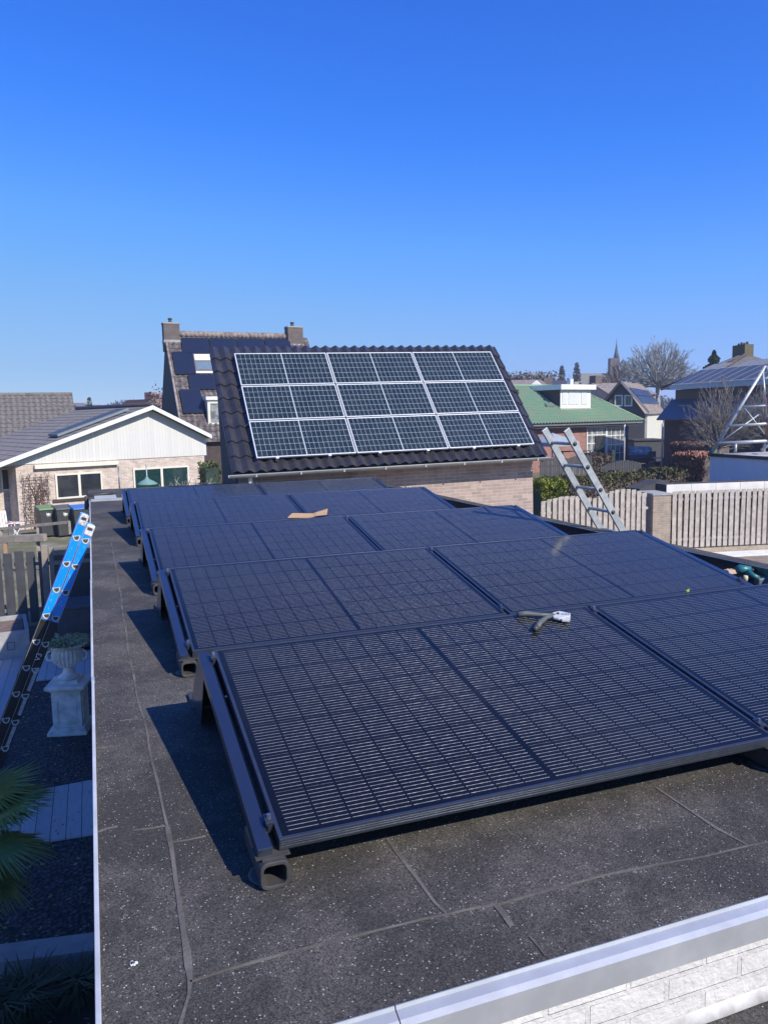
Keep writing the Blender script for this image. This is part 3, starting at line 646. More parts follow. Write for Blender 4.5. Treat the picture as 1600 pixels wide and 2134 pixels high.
tag(t.build('wood_offcut', mat('orange_brown_wood', (.45, .26, .15), .8, c2=(.5, .4, .3), scale=30), bevel=.006), 'short orange wood offcut left of the teal drill', 'wood')
t = MB(); t.tube([at(1552,1211,d0-.18), at(1552,1204,d0-.18), at(1553,1199,d0-.18)], [.014, .018, .013], 10)
tag(t.build('foam_plug', mat('pale_yellow_foam', (.62, .56, .33), .9)), 'small pale yellow plug standing below the teal drill', 'plug')
t = MB(); c = onrow(0, 1431, 1234, .006); t.obox(c, (.016,.004,.003), (-.003,.010,0), (0,0,.006)); t.obox(c+Vector((.010,.006,.004)), (.012,-.004,.004), (.003,.008,0), (0,0,.005))
tag(t.build('leaf_scrap', mat('lime_leaf', (.35, .42, .05), .7)), 'tiny lime green leaf on the upper edge of the front row', 'leaf')
t = MB()
for q in range(9):
    c = gr(281+random.uniform(-7,8), 2010+random.uniform(-4,4)-0, .003); t.obox(c, (.007*random.random()+.003,.002,0), (-.002,.005,0), (0,0,.003))
tag(t.build('bird_dropping', m_white), 'small white bird dropping on the near left of the roof', 'dropping')
# loose bright grit on the felt: nobody could count it
t = MB()
for q in range(500):
    y = random.uniform(-.5, 6.0)**1.0; x = random.uniform(-.45, 3.8)
    s_ = random.uniform(.0010, .0024); h = ZR+.0015+s_*.5
    t.obox((x, y, h), (s_, s_*.3, 0), (-s_*.3, s_, s_*.2), (0, 0, s_*.8))
tag(t.build('roof_grit', mat('pale_grit', (.5, .48, .45), .6, c2=(.3, .29, .28), scale=3)), kind='stuff')

# ============================================================ ladders
def ladder(name, label, A_lo, A_hi, across, n, w_st, t_st, m, pitch=.28, msec=None, cut=None, rung_r=.014, dee=False, off0=.15, group=None):
    t = thing(name, label, 'ladder', (0,0,0)); A_lo, A_hi, across = Vector(A_lo), Vector(A_hi), Vector(across)
    d = (A_hi-A_lo).normalized(); nrm = d.cross(across).normalized()
    for s_ in (0, 1):
        o_ = across*s_
        if cut:
            c_ = A_lo.lerp(A_hi, cut)
            MB().bar(A_lo+o_, c_+o_, t_st, w_st, nrm).build('stile', m, t, bevel=.004); MB().bar(c_+o_, A_hi+o_, t_st, w_st, nrm).build('stile', msec, t, bevel=.004)
        else: MB().bar(A_lo+o_, A_hi+o_, t_st, w_st, nrm).build('stile', m, t, bevel=.004)
    L_ = (A_hi-A_lo).length
    for i in range(n):
        p = A_lo+d*(L_-off0-i*pitch)
        if (p-A_lo).dot(d) < .1: break
        MB().tube([p, p+across], rung_r, 10).build('rung', m_alu_d, t)
    return t, d, nrm
# silver ladder leaning over the right parapet
dS = Vector((-.653, 0, .996)).normalized()
KL = .885; RS_hi = Vector(CAM)+(Vector((3.945, 4.66, 3.915))-Vector(CAM))*KL; RS_lo = RS_hi-dS*(RS_hi.z-.02)/dS.z
t, d, nrm = ladder('aluminium_ladder', 'plain silver aluminium ladder rising past the right edge of the roof', RS_lo, RS_hi, (0, .40*KL, 0), 17, .064, .024, m_alu_d, pitch=.28*KL, rung_r=.015, off0=.17*KL)
mb = MB()
for i in range(6):
    p = RS_hi-d*(.17+i*.28)*KL+Vector((0,-.0135,0)); mb.tube([p, p+Vector((0,-.004,0))], .019, 12)
mb.build('rung_socket', m_plastic, t)
# blue/black double ladder leaning on the left edge, seen from its side
m_blue = mat('bright_blue_lacquer', (.0, .31, .86), .35, c2=(.0, .26, .74), scale=3, coat=.3)
m_blk = mat('black_lacquered_stile', (.014, .014, .016), .45, c2=(.03, .03, .032), scale=8)
m_collar = mat('pale_worn_collar', (.62, .62, .58), .5, c2=(.45,.45,.42), scale=30)
dB = Vector((.43, 0, 1.0)).normalized(); nB = Vector((-1.0, 0, .43)).normalized()
top = at(187, 1078, 8.0); y_ = top.y
t = thing('extension_ladder', 'worn blue and black double extension ladder leaning on the left roof edge', 'ladder')
Ltot = (top.z-.02)/dB.z
lo = top-dB*Ltot
def bp(s_, q, yy=0.0): return top-dB*s_+nB*q+Vector((0, yy, 0))
for sec, q in enumerate((-.045, .045)):
    for side in (0, 1):
        yy = .40*side; e0 = .10 if sec == 0 else .02
        m_up = m_blue if True else m_blk
        MB().bar(bp(e0+.0, q, yy), bp(1.12, q, yy), .024, .078, nB).build('stile', m_blue, t, bevel=.004)
        MB().bar(bp(1.121, q, yy), bp(Ltot, q, yy), .024, .078, nB).build('stile', m_blk, t, bevel=.004)
        if side == 0:
            # worn pale edges along the stile
            e = MB().bar(bp(e0, q+.0400, yy-.010), bp(Ltot, q+.0400, yy-.010), .008, .003, nB); e.build('stile_edge', m_alu, t)
            e = MB().bar(bp(e0, q-.0400, yy-.010), bp(1.12, q-.0400, yy-.010), .008, .003, nB); e.build('stile_edge', m_alu, t)
            # cast end cap
            cpx = MB().bar(bp(e0-.035, q, yy-.003), bp(e0+.085, q, yy-.003), .034, .084, nB); cpx.build('end_cap', mat('scuffed_white_cap', (.72, .70, .68), .6, c2=(.35, .33, .32), scale=25, lo=.45, hi=.62), t, bevel=.012)
            h = MB().bar(bp(e0-.005, q, yy-.021), bp(e0+.025, q, yy-.021), .004, .050, nB); h.build('cap_slot', m_plastic, t, bevel=.004)
    for i in range(11):
        s_ = .235+i*.28
        if s_ > Ltot-.1: break
        rb = MB().tube([bp(s_, q, .0), bp(s_, q, .40)], .015, 8); r1 = rb.build('rung', m_alu_d, t)
        # D-shaped rung end: flat on top, round below, dark hollow
        def dee(sc): return [bp(s_+.0, q, 0)+Vector((a*sc, 0, b*sc)) for a, b in [(-.022,.012),(.022,.012)]+[(.022*math.cos(x), .012-.034*math.sin(x)) for x in [PI*j/8 for j in range(1, 8)]]]
        r0 = MB(); D1, D2 = dee(1.7), dee(1.12); k = len(D1); f0, f1 = Vector((0,-.016,0)), Vector((0,-.011,0))
        r0.add([p+f0 for p in D1]+[p+f0 for p in D2]+[p+f1 for p in D1]+[p+f1 for p in D2], [(i_, (i_+1)%k, (i_+1)%k+k, i_+k) for i_ in range(k)]+[(i_, i_+2*k, (i_+1)%k+2*k, (i_+1)%k) for i_ in range(k)]+[(i_+k, (i_+1)%k+k, (i_+1)%k+3*k, i_+3*k) for i_ in range(k)])
        r0.build('rung_collar', m_collar, r1)
        hh = MB(); hh.add([p+Vector((0,-.0125,0)) for p in D2], [tuple(range(k))]); hh.build('rung_hollow', m_plastic, r1)
# stickers on the black part
for s0, s1, q in ((1.62, 1.86, -.055), (1.93, 2.12, -.055), (2.24, 2.46, -.055)):
    MB().bar(bp(s0, q, -.0125), bp(s1, q, -.0125), .003, .034, nB).build('sticker', mat('pale_sticker', (.50, .50, .48), .6, c2=(.3, .3, .3), scale=40), t)
# scuffs
mb = MB()
for q in range(46):
    s_ = random.uniform(.2, 1.1); w = random.choice((-.05, .05))+random.uniform(-.03, .03)
    a = bp(s_, w, -.0125); mb.bar(a, a-dB*random.uniform(.004, .03)+nB*random.uniform(-.008, .008), .0015, .003, nB)
mb.build('scuff_mark', m_alu, t)
tc_ = bpy.data.curves.new('lettering', 'FONT'); tc_.body = 'V3'; tc_.size = .075; tc_.extrude = .001; tc_.align_x = 'CENTER'
tmp = bpy.data.objects.new('tmp', tc_); COL.objects.link(tmp); bpy.context.view_layer.update()
me = bpy.data.meshes.new_from_object(tmp); bpy.data.objects.remove(tmp); me.materials.clear(); me.materials.append(m_white)
to = bpy.data.objects.new('lettering', me); COL.objects.link(to); to.parent = t
to.matrix_world = Matrix.Translation(bp(1.50, -.05, -.014)) @ Matrix(((dB.x, nB.x, 0, 0), (0, 0, -1, 0), (dB.z, nB.z, 0, 0), (0, 0, 0, 1)))

# ============================================================ left garden
U = gz(150, 1500) ; U = Vector((-.86, 8.98, .006)); rzU = math.radians(-14)
t = thing('stone_pedestal', 'square cast stone pedestal with framed panels standing in dark gravel', 'pedestal', U, rzU)
mb = MB()
for a, z0, z1 in ((.25, 0, .05), (.235, .05, .075), (.22, .075, .10)): mb.box(-a, -a, z0, a, a, z1)
mb.build('base', m_stone, t, bevel=.008)
MB().box(-.185, -.185, .10, .185, .185, .58).build('shaft', m_stone, t, bevel=.006)
mb = MB()
for rot in range(4):
    R_ = Matrix.Rotation(rot*PI/2, 3, 'Z')
    pts = [(-.12,.17),(-.09,.17),(-.09,.145),(.09,.145),(.09,.17),(.12,.17),(.12,.47),(.09,.50),(.06,.52),(-.06,.52),(-.09,.50),(-.12,.47)]
    k = len(pts)
    for i in range(k):
        a, b = pts[i], pts[(i+1)%k]; mb.bar(R_ @ Vector((a[0], -.187, a[1])), R_ @ Vector((b[0], -.187, b[1])), .010, .014)
mb.build('panel_moulding', m_stone, t)
mb = MB()
for a, z0, z1 in ((.20, .58, .60), (.225, .60, .62), (.25, .62, .665)): mb.box(-a, -a, z0, a, a, z1)
mb.build('cap', m_stone, t, bevel=.008)
t = thing('garden_urn', 'fluted cast stone urn with ring handles on a square pedestal', 'urn', U+Vector((0,0,.666)), rzU)
mb = MB().box(-.15, -.15, 0, .15, .15, .05); mb.lathe([(.13,.05),(.13,.07),(.09,.10),(.065,.14),(.055,.18),(.07,.20)], n=28); mb.build('foot', m_stone, t)
mb = MB().lathe([(.06,.20),(.12,.22),(.165,.27),(.185,.33),(.185,.40),(.175,.44),(.20,.47),(.245,.49),(.265,.505),(.265,.52),(.235,.52),(.21,.49),(.02,.48)], n=44, flute=(.215,.445)); mb.build('bowl', m_stone, t)
for s_ in (-1, 1):
    mb = MB(); mb.tube([(s_*.20,-.03,.43),(s_*.245,-.03,.40),(s_*.262,-.03,.35),(s_*.235,-.03,.30),(s_*.18,-.03,.30)], .017, 8); mb.build('handle', m_stone, t)
t = thing('urn_plant', 'unkempt green succulent plant spilling over the garden urn', 'plant', U+Vector((0,0,1.16)))
mb = MB()
for q in range(420):
    a = random.random()*2*PI; r = random.random()**.5*.23; p = Vector((r*math.cos(a), r*math.sin(a), .01)); L_ = random.uniform(.06,.17); d_ = Vector((math.cos(a)*random.uniform(.2,1), math.sin(a)*random.uniform(.2,1), random.uniform(.1,.9))).normalized()
    q2 = p+d_*L_*.6; q3 = q2+(d_+Vector((0,0,-.9))).normalized()*L_*.5; mb.tube([p, q2, q3], [.007,.006,.002], 4)
mb.build('stems', mat('succulent_green', (.30, .38, .16), .6, c2=(.42, .40, .22), scale=9), t)

# concrete planter
t = thing('concrete_planter', 'square pale concrete planter with a dark square emblem beside the black fence', 'planter', (-1.60, 12.75, .0), math.radians(6))
mb = MB(); mb.box(-1.5, 0, 0, 0, .06, .50); mb.box(-1.5, 1.24, 0, 0, 1.30, .50); mb.box(-.06, .06, 0, 0, 1.24, .50); mb.box(-1.5, .06, 0, -1.44, 1.24, .50); mb.box(-1.44,.06,0,-.06,1.24,.03); mb.build('body', m_conc, t, bevel=.006)
MB().box(-1.43, .07, .03, -.07, 1.23, .42).build('soil', mat('reddish_soil', (.22, .15, .12), .95, c2=(.12, .09, .07), scale=6), t)
mb = MB(); x0 = -.30
for a in ((x0-.06,.18,x0+.06,.19), (x0-.06,.31,x0+.06,.32), (x0-.06,.19,x0-.05,.31), (x0+.05,.19,x0+.06,.31)): mb.box(a[0], -.004, a[1], a[2], -.001, a[3])
mb.build('emblem', m_plastic, t)
mb = MB()
for q in range(500):
    x = random.uniform(-1.4,-.75)+random.random()*.12; y = random.uniform(.1,1.2); h = random.uniform(.06,.16); b = Vector((random.gauss(0,.03), random.gauss(0,.03), h))
    mb.add([(x-.005,y,.41),(x+.005,y,.41),(x+b.x,y+b.y,.41+h)], [(0,1,2)])
tg = mb.build('planter_grass', m_grassy); tg.matrix_world = t.matrix_basis.copy(); tag(tg, 'tuft of green grass growing in the concrete planter', 'grass')
tg.location = t.location; tg.rotation_euler = t.rotation_euler

# black picket fence
def picket_fence(name, label, A, B_, h, pw, gap, m, cat='fence', top=None, z0=.05, railz=(.3, .75), rail_m=None, th=.02, jitter=.01, group=None, maxn=95, post=0, double=False):
    A, B_ = Vector(A), Vector(B_); d = B_-A; L_ = d.length; rz = math.atan2(d.y, d.x)
    t = thing(name, label, cat, A, rz, group); n = int(L_/(pw+gap)); rm = rail_m or m
    for z in railz:
        MB().box(0, .012, h*z-.035, L_, .045, h*z+.035).build('rail', rm, t)
    for i in range(min(n, maxn)):
        x = i*(pw+gap); hh = (top(x/L_) if top else h)+random.uniform(-jitter, jitter)
        tl = random.uniform(-.012, .012)
        mb = MB().add([(x,-.01-th/2,z0),(x+pw,-.01-th/2,z0),(x+pw+tl,-.01-th/2,hh),(x+tl,-.01-th/2,hh),(x,-.01+th/2,z0),(x+pw,-.01+th/2,z0),(x+pw+tl,-.01+th/2,hh),(x+tl,-.01+th/2,hh)], [(0,1,2,3),(5,4,7,6),(3,2,6,7),(1,5,6,2),(4,0,3,7),(4,5,1,0)])
        mb.build('picket', m, t)
        if double:
            x2 = x+pw+gap/2-pw/2; MB().box(x2, .085, z0, x2+pw, .085+th, hh).build('picket_behind', m, t)
    return t
P_ = Vector((-1.16, 15.10, 0))
picket_fence('picket_fence', 'black stained picket fence of wide boards behind the concrete planter', P_+Vector((-4.2, .9, 0))*.6, P_, 1.48, .168, .052, m_kwood, railz=(.2, .84), rail_m=m_wood, jitter=.05)
t = thing('timber_post', 'split weathered timber post between the black fence and the ladder', 'post', (-1.33, 14.9, 0))
MB().box(-.12, -.05, 0, .0, .06, 1.66).build('post_half', m_wood, t, bevel=.01); MB().box(.02, -.04, 0, .11, .06, 1.60).build('post_half', m_wood, t, bevel=.01)
t = thing('timber_rail', 'long weathered timber beam above the black picket fence', 'beam')
MB().bar(at(-60, 1127, 16.2), at(96, 1120, 16.0), .12, .15).build('beam', m_wood, t, bevel=.01)
MB().bar(at(12, 1132, 16.1), at(14, 1170, 16.1), .07, .09, (0,1,0)).build('upright', mat('rusty_timber', (.36, .22, .14), .9), t)
MB().bar(at(80, 1127, 16.1), at(82, 1160, 16.1), .07, .09, (0,1,0)).build('upright', m_wood, t)
t = thing('far_yard_rail', 'thin low timber rail in front of the wheeled bins', 'rail')
MB().bar(at(-50, 1107, 21), at(145, 1088, 20.5), .06, .07).build('beam', m_wood, t); MB().bar(at(145, 1086, 20.5), at(147, 1113, 20.5), .06, .07, (0,1,0)).build('upright', m_wood, t); MB().bar(at(79, 1094, 20.7), at(80, 1116, 20.7), .06, .08, (0,1,0)).build('upright', m_wood, t)
MB().bar(at(4, 1103, 20.9), at(4, 1125, 20.9), .06, .08, (0,1,0)).build('upright', m_wood, t)
# dark gate by the building
t = thing('garden_gate', 'dark boarded gate with a weathered top rail beside the building', 'gate', (-1.22, 14.7, 0))
MB().box(0, 0, .03, .70, .03, 1.46).build('board_panel', m_kwood, t); MB().box(-.02, -.03, 1.47, .72, .05, 1.56).build('top_rail', m_wood, t); MB().box(0, -.02, 1.28, .70, -.002, 1.36).build('mid_rail', m_wood, t)
MB().box(.70, -.02, 0, .76, .05, 1.6).build('gate_post', m_wood, t)
t = thing('black_storage_box', 'low dark storage chest in the shade behind the urn', 'chest', (-1.15, 12.9, .03))
MB().box(0, 0, 0, .60, .9, .72).build('body', m_kwood, t, bevel=.01); MB().box(-.02, -.02, .722, .62, .92, .76).build('lid', m_kwood, t, bevel=.01)

# fan palm
t = thing('fan_palm', 'dark green fan palm with spiky leaves at the lower left edge', 'palm', (-1.62, 3.9, 0))
MB().tube([(0,0,0),(.0,.0,.8),(.02,.0,1.25)], [.11,.10,.07], 12).build('trunk', mat('hairy_palm_trunk', (.10, .08, .05), .95, bump=.6, scale=20), t)
fc = Vector((0, 0, 1.25))
for (az, el, st_) in ((20, 25, .42), (-25, -5, .42), (60, -10, .45), (-80, 5, .4), (110, 30, .4), (170, 20, .4), (-140, 10, .4), (0, 62, .38), (-5, -38, .40), (-50, -42, .34), (35, 5, .5), (-8, 18, .46), (15, -20, .44)):
    a, e = math.radians(az), math.radians(el); d_ = Vector((math.cos(a)*math.cos(e), math.sin(a)*math.cos(e), math.sin(e))); side = d_.cross(Vector((0,0,1))).normalized(); up_ = side.cross(d_).normalized()
    h0 = fc+d_*st_; mb = MB().tube([fc, fc+d_*st_*.5+Vector((0,0,.03)), h0], [.010,.008,.006], 6)
    for k in range(46):
        b = math.radians(-105+210*k/45); dd = (d_*math.cos(b)+side*math.sin(b)).normalized(); L_ = .44*(.75+.25*math.cos(b))*random.uniform(.92,1.05)
        w = .0135; s2 = dd.cross(up_).normalized(); mid = h0+dd*L_*.55+up_*.02; tip = h0+dd*L_-Vector((0,0,.05*random.random()+.02))
        mb.add([h0, mid+s2*w, tip, mid-s2*w, mid-up_*.012], [(0,1,4),(0,4,3),(1,2,4),(4,2,3)])
    mb.build('frond', m_palm, t)
def tuft(name, label, loc, n, h, r, m, cat='plant', w=.010, group=None):
    t = thing(name, label, cat, loc, 0, group); mb = MB()
    for q in range(n):
        a = random.random()*2*PI; rr_ = random.random()*r*.3; p = Vector((rr_*math.cos(a), rr_*math.sin(a), 0)); out = Vector((math.cos(a), math.sin(a), 0)); L_ = h*random.uniform(.6,1.1)
        s2 = out.cross(Vector((0,0,1)))*w; m1 = p+out*r*.4*random.random()+Vector((0,0,L_*.6)); m2 = p+out*r*random.uniform(.6,1.2)+Vector((0,0,L_*random.uniform(.35,.9)))
        mb.add([p-s2, p+s2, m1+s2, m1-s2, m2], [(0,1,2,3),(3,2,4)])
    mb.build('foliage', m, t); return t
t = MB(); random.seed(77)
for q in range(700):
    x = random.uniform(-2.6, -.52); y = random.uniform(3.0, 12.5); z = .012 if not (5.9 < y < 7.3) else .028
    a = random.random()*6.28; s_ = random.uniform(.008, .028); d1 = Vector((math.cos(a), math.sin(a), random.uniform(-.1,.3)))*s_; d2 = Vector((-math.sin(a), math.cos(a), random.uniform(0,.4)))*s_*.5
    c = Vector((x, y, z+s_*.25)); t.add([c-d1, c-d2, c+d1, c+d2], [(0,1,2,3)])
tag(t.build('leaf_litter', mat('dry_leaf_litter', (.42, .33, .22), .9, c2=(.20, .24, .10), scale=2)), kind='stuff')
tuft('grass_clump', 'arching dark green grass clump in the bottom left corner bed', gz(60, 2110), 320, .30, .30, mat('dim_grass_blade', (.055, .07, .03), .7, c2=(.03,.045,.02)), group=None)
tuft('grass_clump', 'smaller grass clump beside the white roof trim at the bottom', gz(165, 2090), 260, .30, .24, bpy.data.materials['dim_grass_blade'])
tuft('grass_clump', 'grass clump half out of the picture beyond the garden kerb', gz(10, 2135), 240, .30, .30, bpy.data.materials['dim_grass_blade'])
#@@PART3
# ============================================================ garage with the silver framed panels
GYAW, GROLL, GT = -.016, .0145, .819
GM = Matrix.Rotation(GYAW, 3, 'Z') @ Matrix.Rotation(-GROLL, 3, 'Y'); ax0 = GM @ Vector((1,0,0)); ay0 = GM @ Vector((0,1,0))
P0 = Vector((2.200, 12.946, 5.286))
G0 = P0-GM @ Vector((.40, 0, 5.286))
GA = thing('brick_garage', 'pink brick garage with glazed anthracite tiles and nine silver framed panels', 'garage', G0, rot=GM.to_euler())
GW = 5.92; ridge_y, ridge_z = 0.28, 5.415; run_g = 2.08; eave_y = ridge_y-run_g; eave_z = ridge_z-run_g*math.tan(GT)
dn = Vector((0, -math.cos(GT), -math.sin(GT))); nr_ = Vector((0, -math.sin(GT), math.cos(GT)))
slope = run_g/math.cos(GT)
tiles('roof_tiles', (-.02, ridge_y, ridge_z), (1,0,0), dn, GW+.04, slope+.02, .197, .335, m_tile, GA, amp=.048, step=.026)
MB().slab([Vector((0, ridge_y, ridge_z-.05)), Vector((GW, ridge_y, ridge_z-.05)), Vector((GW, eave_y, eave_z-.05)), Vector((0, eave_y, eave_z-.05))], nr_, .03, -.02).build('roof_deck', m_darkwall, GA)
wy = eave_y+.30
MB().box(.12, wy, 0, GW-.12, wy+.12, eave_z+.20).build('front_wall', m_pink, GA)
for x, nm in ((.10, 'gable_wall'), (GW-.22, 'gable_wall')):
    MB().prism([(wy+.12, 0), (ridge_y, 0), (ridge_y, ridge_z-.08), (wy+.12, ridge_z-.08-(ridge_y-wy-.12)*math.tan(GT))], x, x+.12, 'yz').build(nm, m_darkwall if x < 1 else m_pink, GA, fix=True)  # left gable's shade is put in as a darker wall colour
MB().box(.10, ridge_y, 0, GW-.1, ridge_y+.12, ridge_z-.03).build('rear_wall', m_darkwall, GA)
for x in (.0, GW-.03):
    MB().slab([Vector((x, ridge_y+.02, ridge_z-.02)), Vector((x+.03, ridge_y+.02, ridge_z-.02)), Vector((x+.03, eave_y, eave_z-.02)), Vector((x, eave_y, eave_z-.02))], nr_, .03, -.16).build('verge_board', m_zinc if x < 1 else m_darkwall, GA)
# gutter: half-round trough with brackets
gy, gz_ = eave_y-.06, eave_z-.035
prof = [(gy+.06*math.cos(a), gz_+.055*math.sin(a)) for a in [PI+PI*i/8 for i in range(9)]]; prof2 = [(gy+.052*math.cos(a), gz_+.047*math.sin(a)) for a in [2*PI-PI*i/8 for i in range(9)]]
MB().prism(prof+prof2, -.10, GW+.10, 'yz').build('gutter', m_zinc, GA, fix=True)
for x in [0.35+i*.76 for i in range(8)]:
    MB().obox((x, gy-.062, gz_-.02), (.025,0,0), (0,.012,0), (0,0,.05)).build('gutter_bracket', m_alu, GA)
MB().tube([(GW+.04, wy+.75, gz_-.05), (GW+.02, wy+.75, .1)], .04, 10).build('downpipe', m_conc, GA)
# roof rails and hooks under the panels
PT = thing('silver_framed_panel', '', 'solar panel', rot=(GT, 0, 0), group='silver framed panels on the garage roof')
panel_bits(1.752, .835, m_gframe, m_grid, PT, lw=.017)
e = GM.to_4x4() @ Matrix.Rotation(GT, 4, 'X')
k = 0; colN = ['left', 'middle', 'right']; rowN = ['top', 'middle', 'bottom']
for r in range(3):
    for c in range(3):
        loc = P0+(ax0*(c*1.774))+(e.to_3x3() @ Vector((0, -.835-r*.860, 0)))
        lab = 'silver framed solar panel in the %s row, %s column on the garage' % (rowN[r], colN[c])
        if k == 0: PT.location = loc; PT['label'] = lab; PT.rotation_euler = e.to_euler()
        else: dup(PT, loc, e.to_euler(), lab)
        k += 1
for i in range(6):
    q = P0+ax0*(.35+i*.92)+(e.to_3x3() @ Vector((0, -2.575, -.03))); q = q-G0
    ql = GM.transposed() @ q; MB().obox(ql, (.05,0,0), (0,.06,-.05), (0,.02,.03)).build('roof_hook', m_alu, GA)
t = thing('vent_pipe', 'short white vent pipe in front of the garage gutter', 'pipe', at(522, 1004, 13.2))
MB().tube([(0,0,-.5),(0,0,.06),(0,0,.10)], [.036,.036,.030], 12).build('pipe', m_white, t)
# far house / building builder -------------------------------------------------
def window(parent, fr, px, y, m_fr, m_gl, nx=1, ny=1, fw=.06, sill=True, d=.05, muntin=.03):
    x0, z0, x1, z1 = fr.rect(*px, y=y) if len(px) == 4 else px[:4]
    mb = MB(); mb.box(x0, y-d, z0, x1, y-.005, z0+fw); mb.box(x0, y-d, z1-fw, x1, y-.005, z1); mb.box(x0, y-d, z0+fw, x0+fw, y-.005, z1-fw); mb.box(x1-fw, y-d, z0+fw, x1, y-.005, z1-fw)
    for i in range(1, nx):
        xx = x0+(x1-x0)*i/nx; mb.box(xx-muntin/2, y-d, z0+fw, xx+muntin/2, y-.005, z1-fw)
    for i in range(1, ny):
        zz = z0+(z1-z0)*i/ny; mb.box(x0+fw, y-d+.004, zz-muntin/2, x1-fw, y-.009, zz+muntin/2)
    f = mb.build('window', m_fr, parent)
    MB().box(x0+fw, y-d+.025, z0+fw, x1-fw, y-.012, z1-fw).build('pane', m_gl, f)
    return f, (x0, z0, x1, z1)

# ============================================================ white gabled bungalow on the left
F = Fr(gz(66, 967, 2.5), gz(439, 948, 2.5))
HB = thing('gabled_bungalow', 'sand brick bungalow with a wide white boarded gable', 'house', F.o, F.rz)
xl = F.xz(38, 1040)[0]; xr = F.xz(427, 975)[0]; zc = 2.50
pk = F.xz(318, 853, -.35); le = F.xz(-30, 985, -.35); re = F.xz(441, 914, -.35)
MB().box(xl, 0, 0, xr, .2, zc).build('front_wall', m_sand, HB)
MB().box(xr-.2, .2, 0, xr, 9, zc).build('side_wall', m_sand, HB)
MB().box(xl, .2, 0, xl+.2, 9, zc).build('side_wall', m_sand, HB)
def ez(x, e=0): # underside of roof at local x
    return pk[1]-(pk[0]-x)*(pk[1]-le[1])/(pk[0]-le[0]) if x < pk[0] else pk[1]-(x-pk[0])*(pk[1]-re[1])/(re[0]-pk[0])
MB().prism([(xl-1.0, ez(xl-1.0)), (xl, zc), (xr+.1, zc), (xr+.1, ez(xr+.1)), (pk[0], pk[1])], -.03, .12).build('gable', m_clad, HB, fix=True)
rl = HB
for a, b, nm in ((le, pk, 'fascia'), (pk, re, 'fascia')):
    A_ = Vector((a[0], -.38, a[1])); B_ = Vector((b[0], -.38, b[1])); d_ = (B_-A_)
    MB().prism([(A_.x, A_.z), (B_.x, B_.z), (B_.x, B_.z+.17), (A_.x, A_.z+.17)], -.41, -.375).build(nm, m_white, HB, fix=True)
    n_ = Vector((-d_.z, 0, d_.x)).normalized()
    mb = MB(); mb.prism([(A_.x, A_.z+.02), (B_.x, B_.z+.02), (B_.x, B_.z+.13), (A_.x, A_.z+.13)], -.374, 9.0); mb.build('roof', m_tile_o, HB, fix=True)
dl = Vector((le[0]-pk[0], 0, le[1]-pk[1])); tiles('roof_tiles', (pk[0], 9.0, pk[1]+.14), (0,-1,0), dl, 9.3, dl.length, .30, .40, mat('dull_grey_roofing', (.20,.19,.185), .95, c2=(.14,.13,.13), scale=3), HB, amp=.02, step=.02)
dr = Vector((re[0]-pk[0], 0, re[1]-pk[1])); tiles('roof_tiles', (pk[0], -.36, pk[1]+.14), (0,1,0), dr, 9.3, dr.length, .30, .40, m_tile_o, HB, amp=.03, step=.02)
MB().tube([(pk[0], -.40, pk[1]+.20), (pk[0], 9.0, pk[1]+.20)], .10, 8).build('ridge', m_tile_k, HB)
window(HB, F, (116, 985, 214, 1037), 0, m_cream, m_win, 2, 1, fw=.07, muntin=.10)
w = F.rect(110, 1037, 216, 1042); MB().box(w[0], -.08, w[1], w[2], 0, w[3]).build('sill', m_dbrick, HB)
window(HB, F, (278, 973, 394, 1025), 0, m_cream, mat('green_dark_glass', (.010, .035, .035), .08, c2=(.02, .05, .05), coat=1), 2, 1, fw=.07, muntin=.10)
w = F.rect(72, 965, 247, 973, -.1); MB().box(w[0], -.16, w[1], w[2], 0, w[3]).build('awning_box', m_cream, HB, bevel=.01)
w = F.rect(0, 975, 36, 1022, 1.2)
MB().box(xl-3.5, 1.2, 0, xl, 1.4, 2.6).build('porch_wall', m_sand, HB)
f, r_w = window(HB, F, (2, 975, 38, 1022), 1.2, m_cream, m_win, 1, 1, fw=.06)
MB().tube([F.loc(at(247, 972, 30.8)), F.loc(at(250, 1020, 30.7))], .03, 6).build('downpipe', m_zinc, HB)
w = F.rect(92, 1020, 96, 1026); MB().box(w[0], -.03, w[1], w[2], 0, w[3]).build('wall_vent', m_plastic, HB)
# flat collector on the left roof slope
nL = Vector((-dl.z, 0, dl.x)); nL = nL if nL.z > 0 else -nL; nL.normalize()
t = thing('roof_collector', 'long low dark collector with pale rim on the bungalow roof', 'solar collector', F.o, F.rz)
pc = [Vector((pk[0], 0, pk[1]+.19))+dl*a+Vector((0, b, 0)) for a, b in ((.10,.5),(.55,.5),(.55,1.7),(.10,1.7))]
MB().slab(pc, nL, .10, .02).build('collector_box', mat('pale_blue_rim', (.20, .23, .25), .7), t)
pc2 = [Vector((pk[0], 0, pk[1]+.19))+dl*a+Vector((0, b, 0)) for a, b in ((.11,.56),(.54,.56),(.54,1.64),(.11,1.64))]
MB().slab(pc2, nL, .006, .122).build('collector_glass', mat('dull_dark_glass', (.05,.06,.07), .5, c2=(.08,.09,.1)), t)
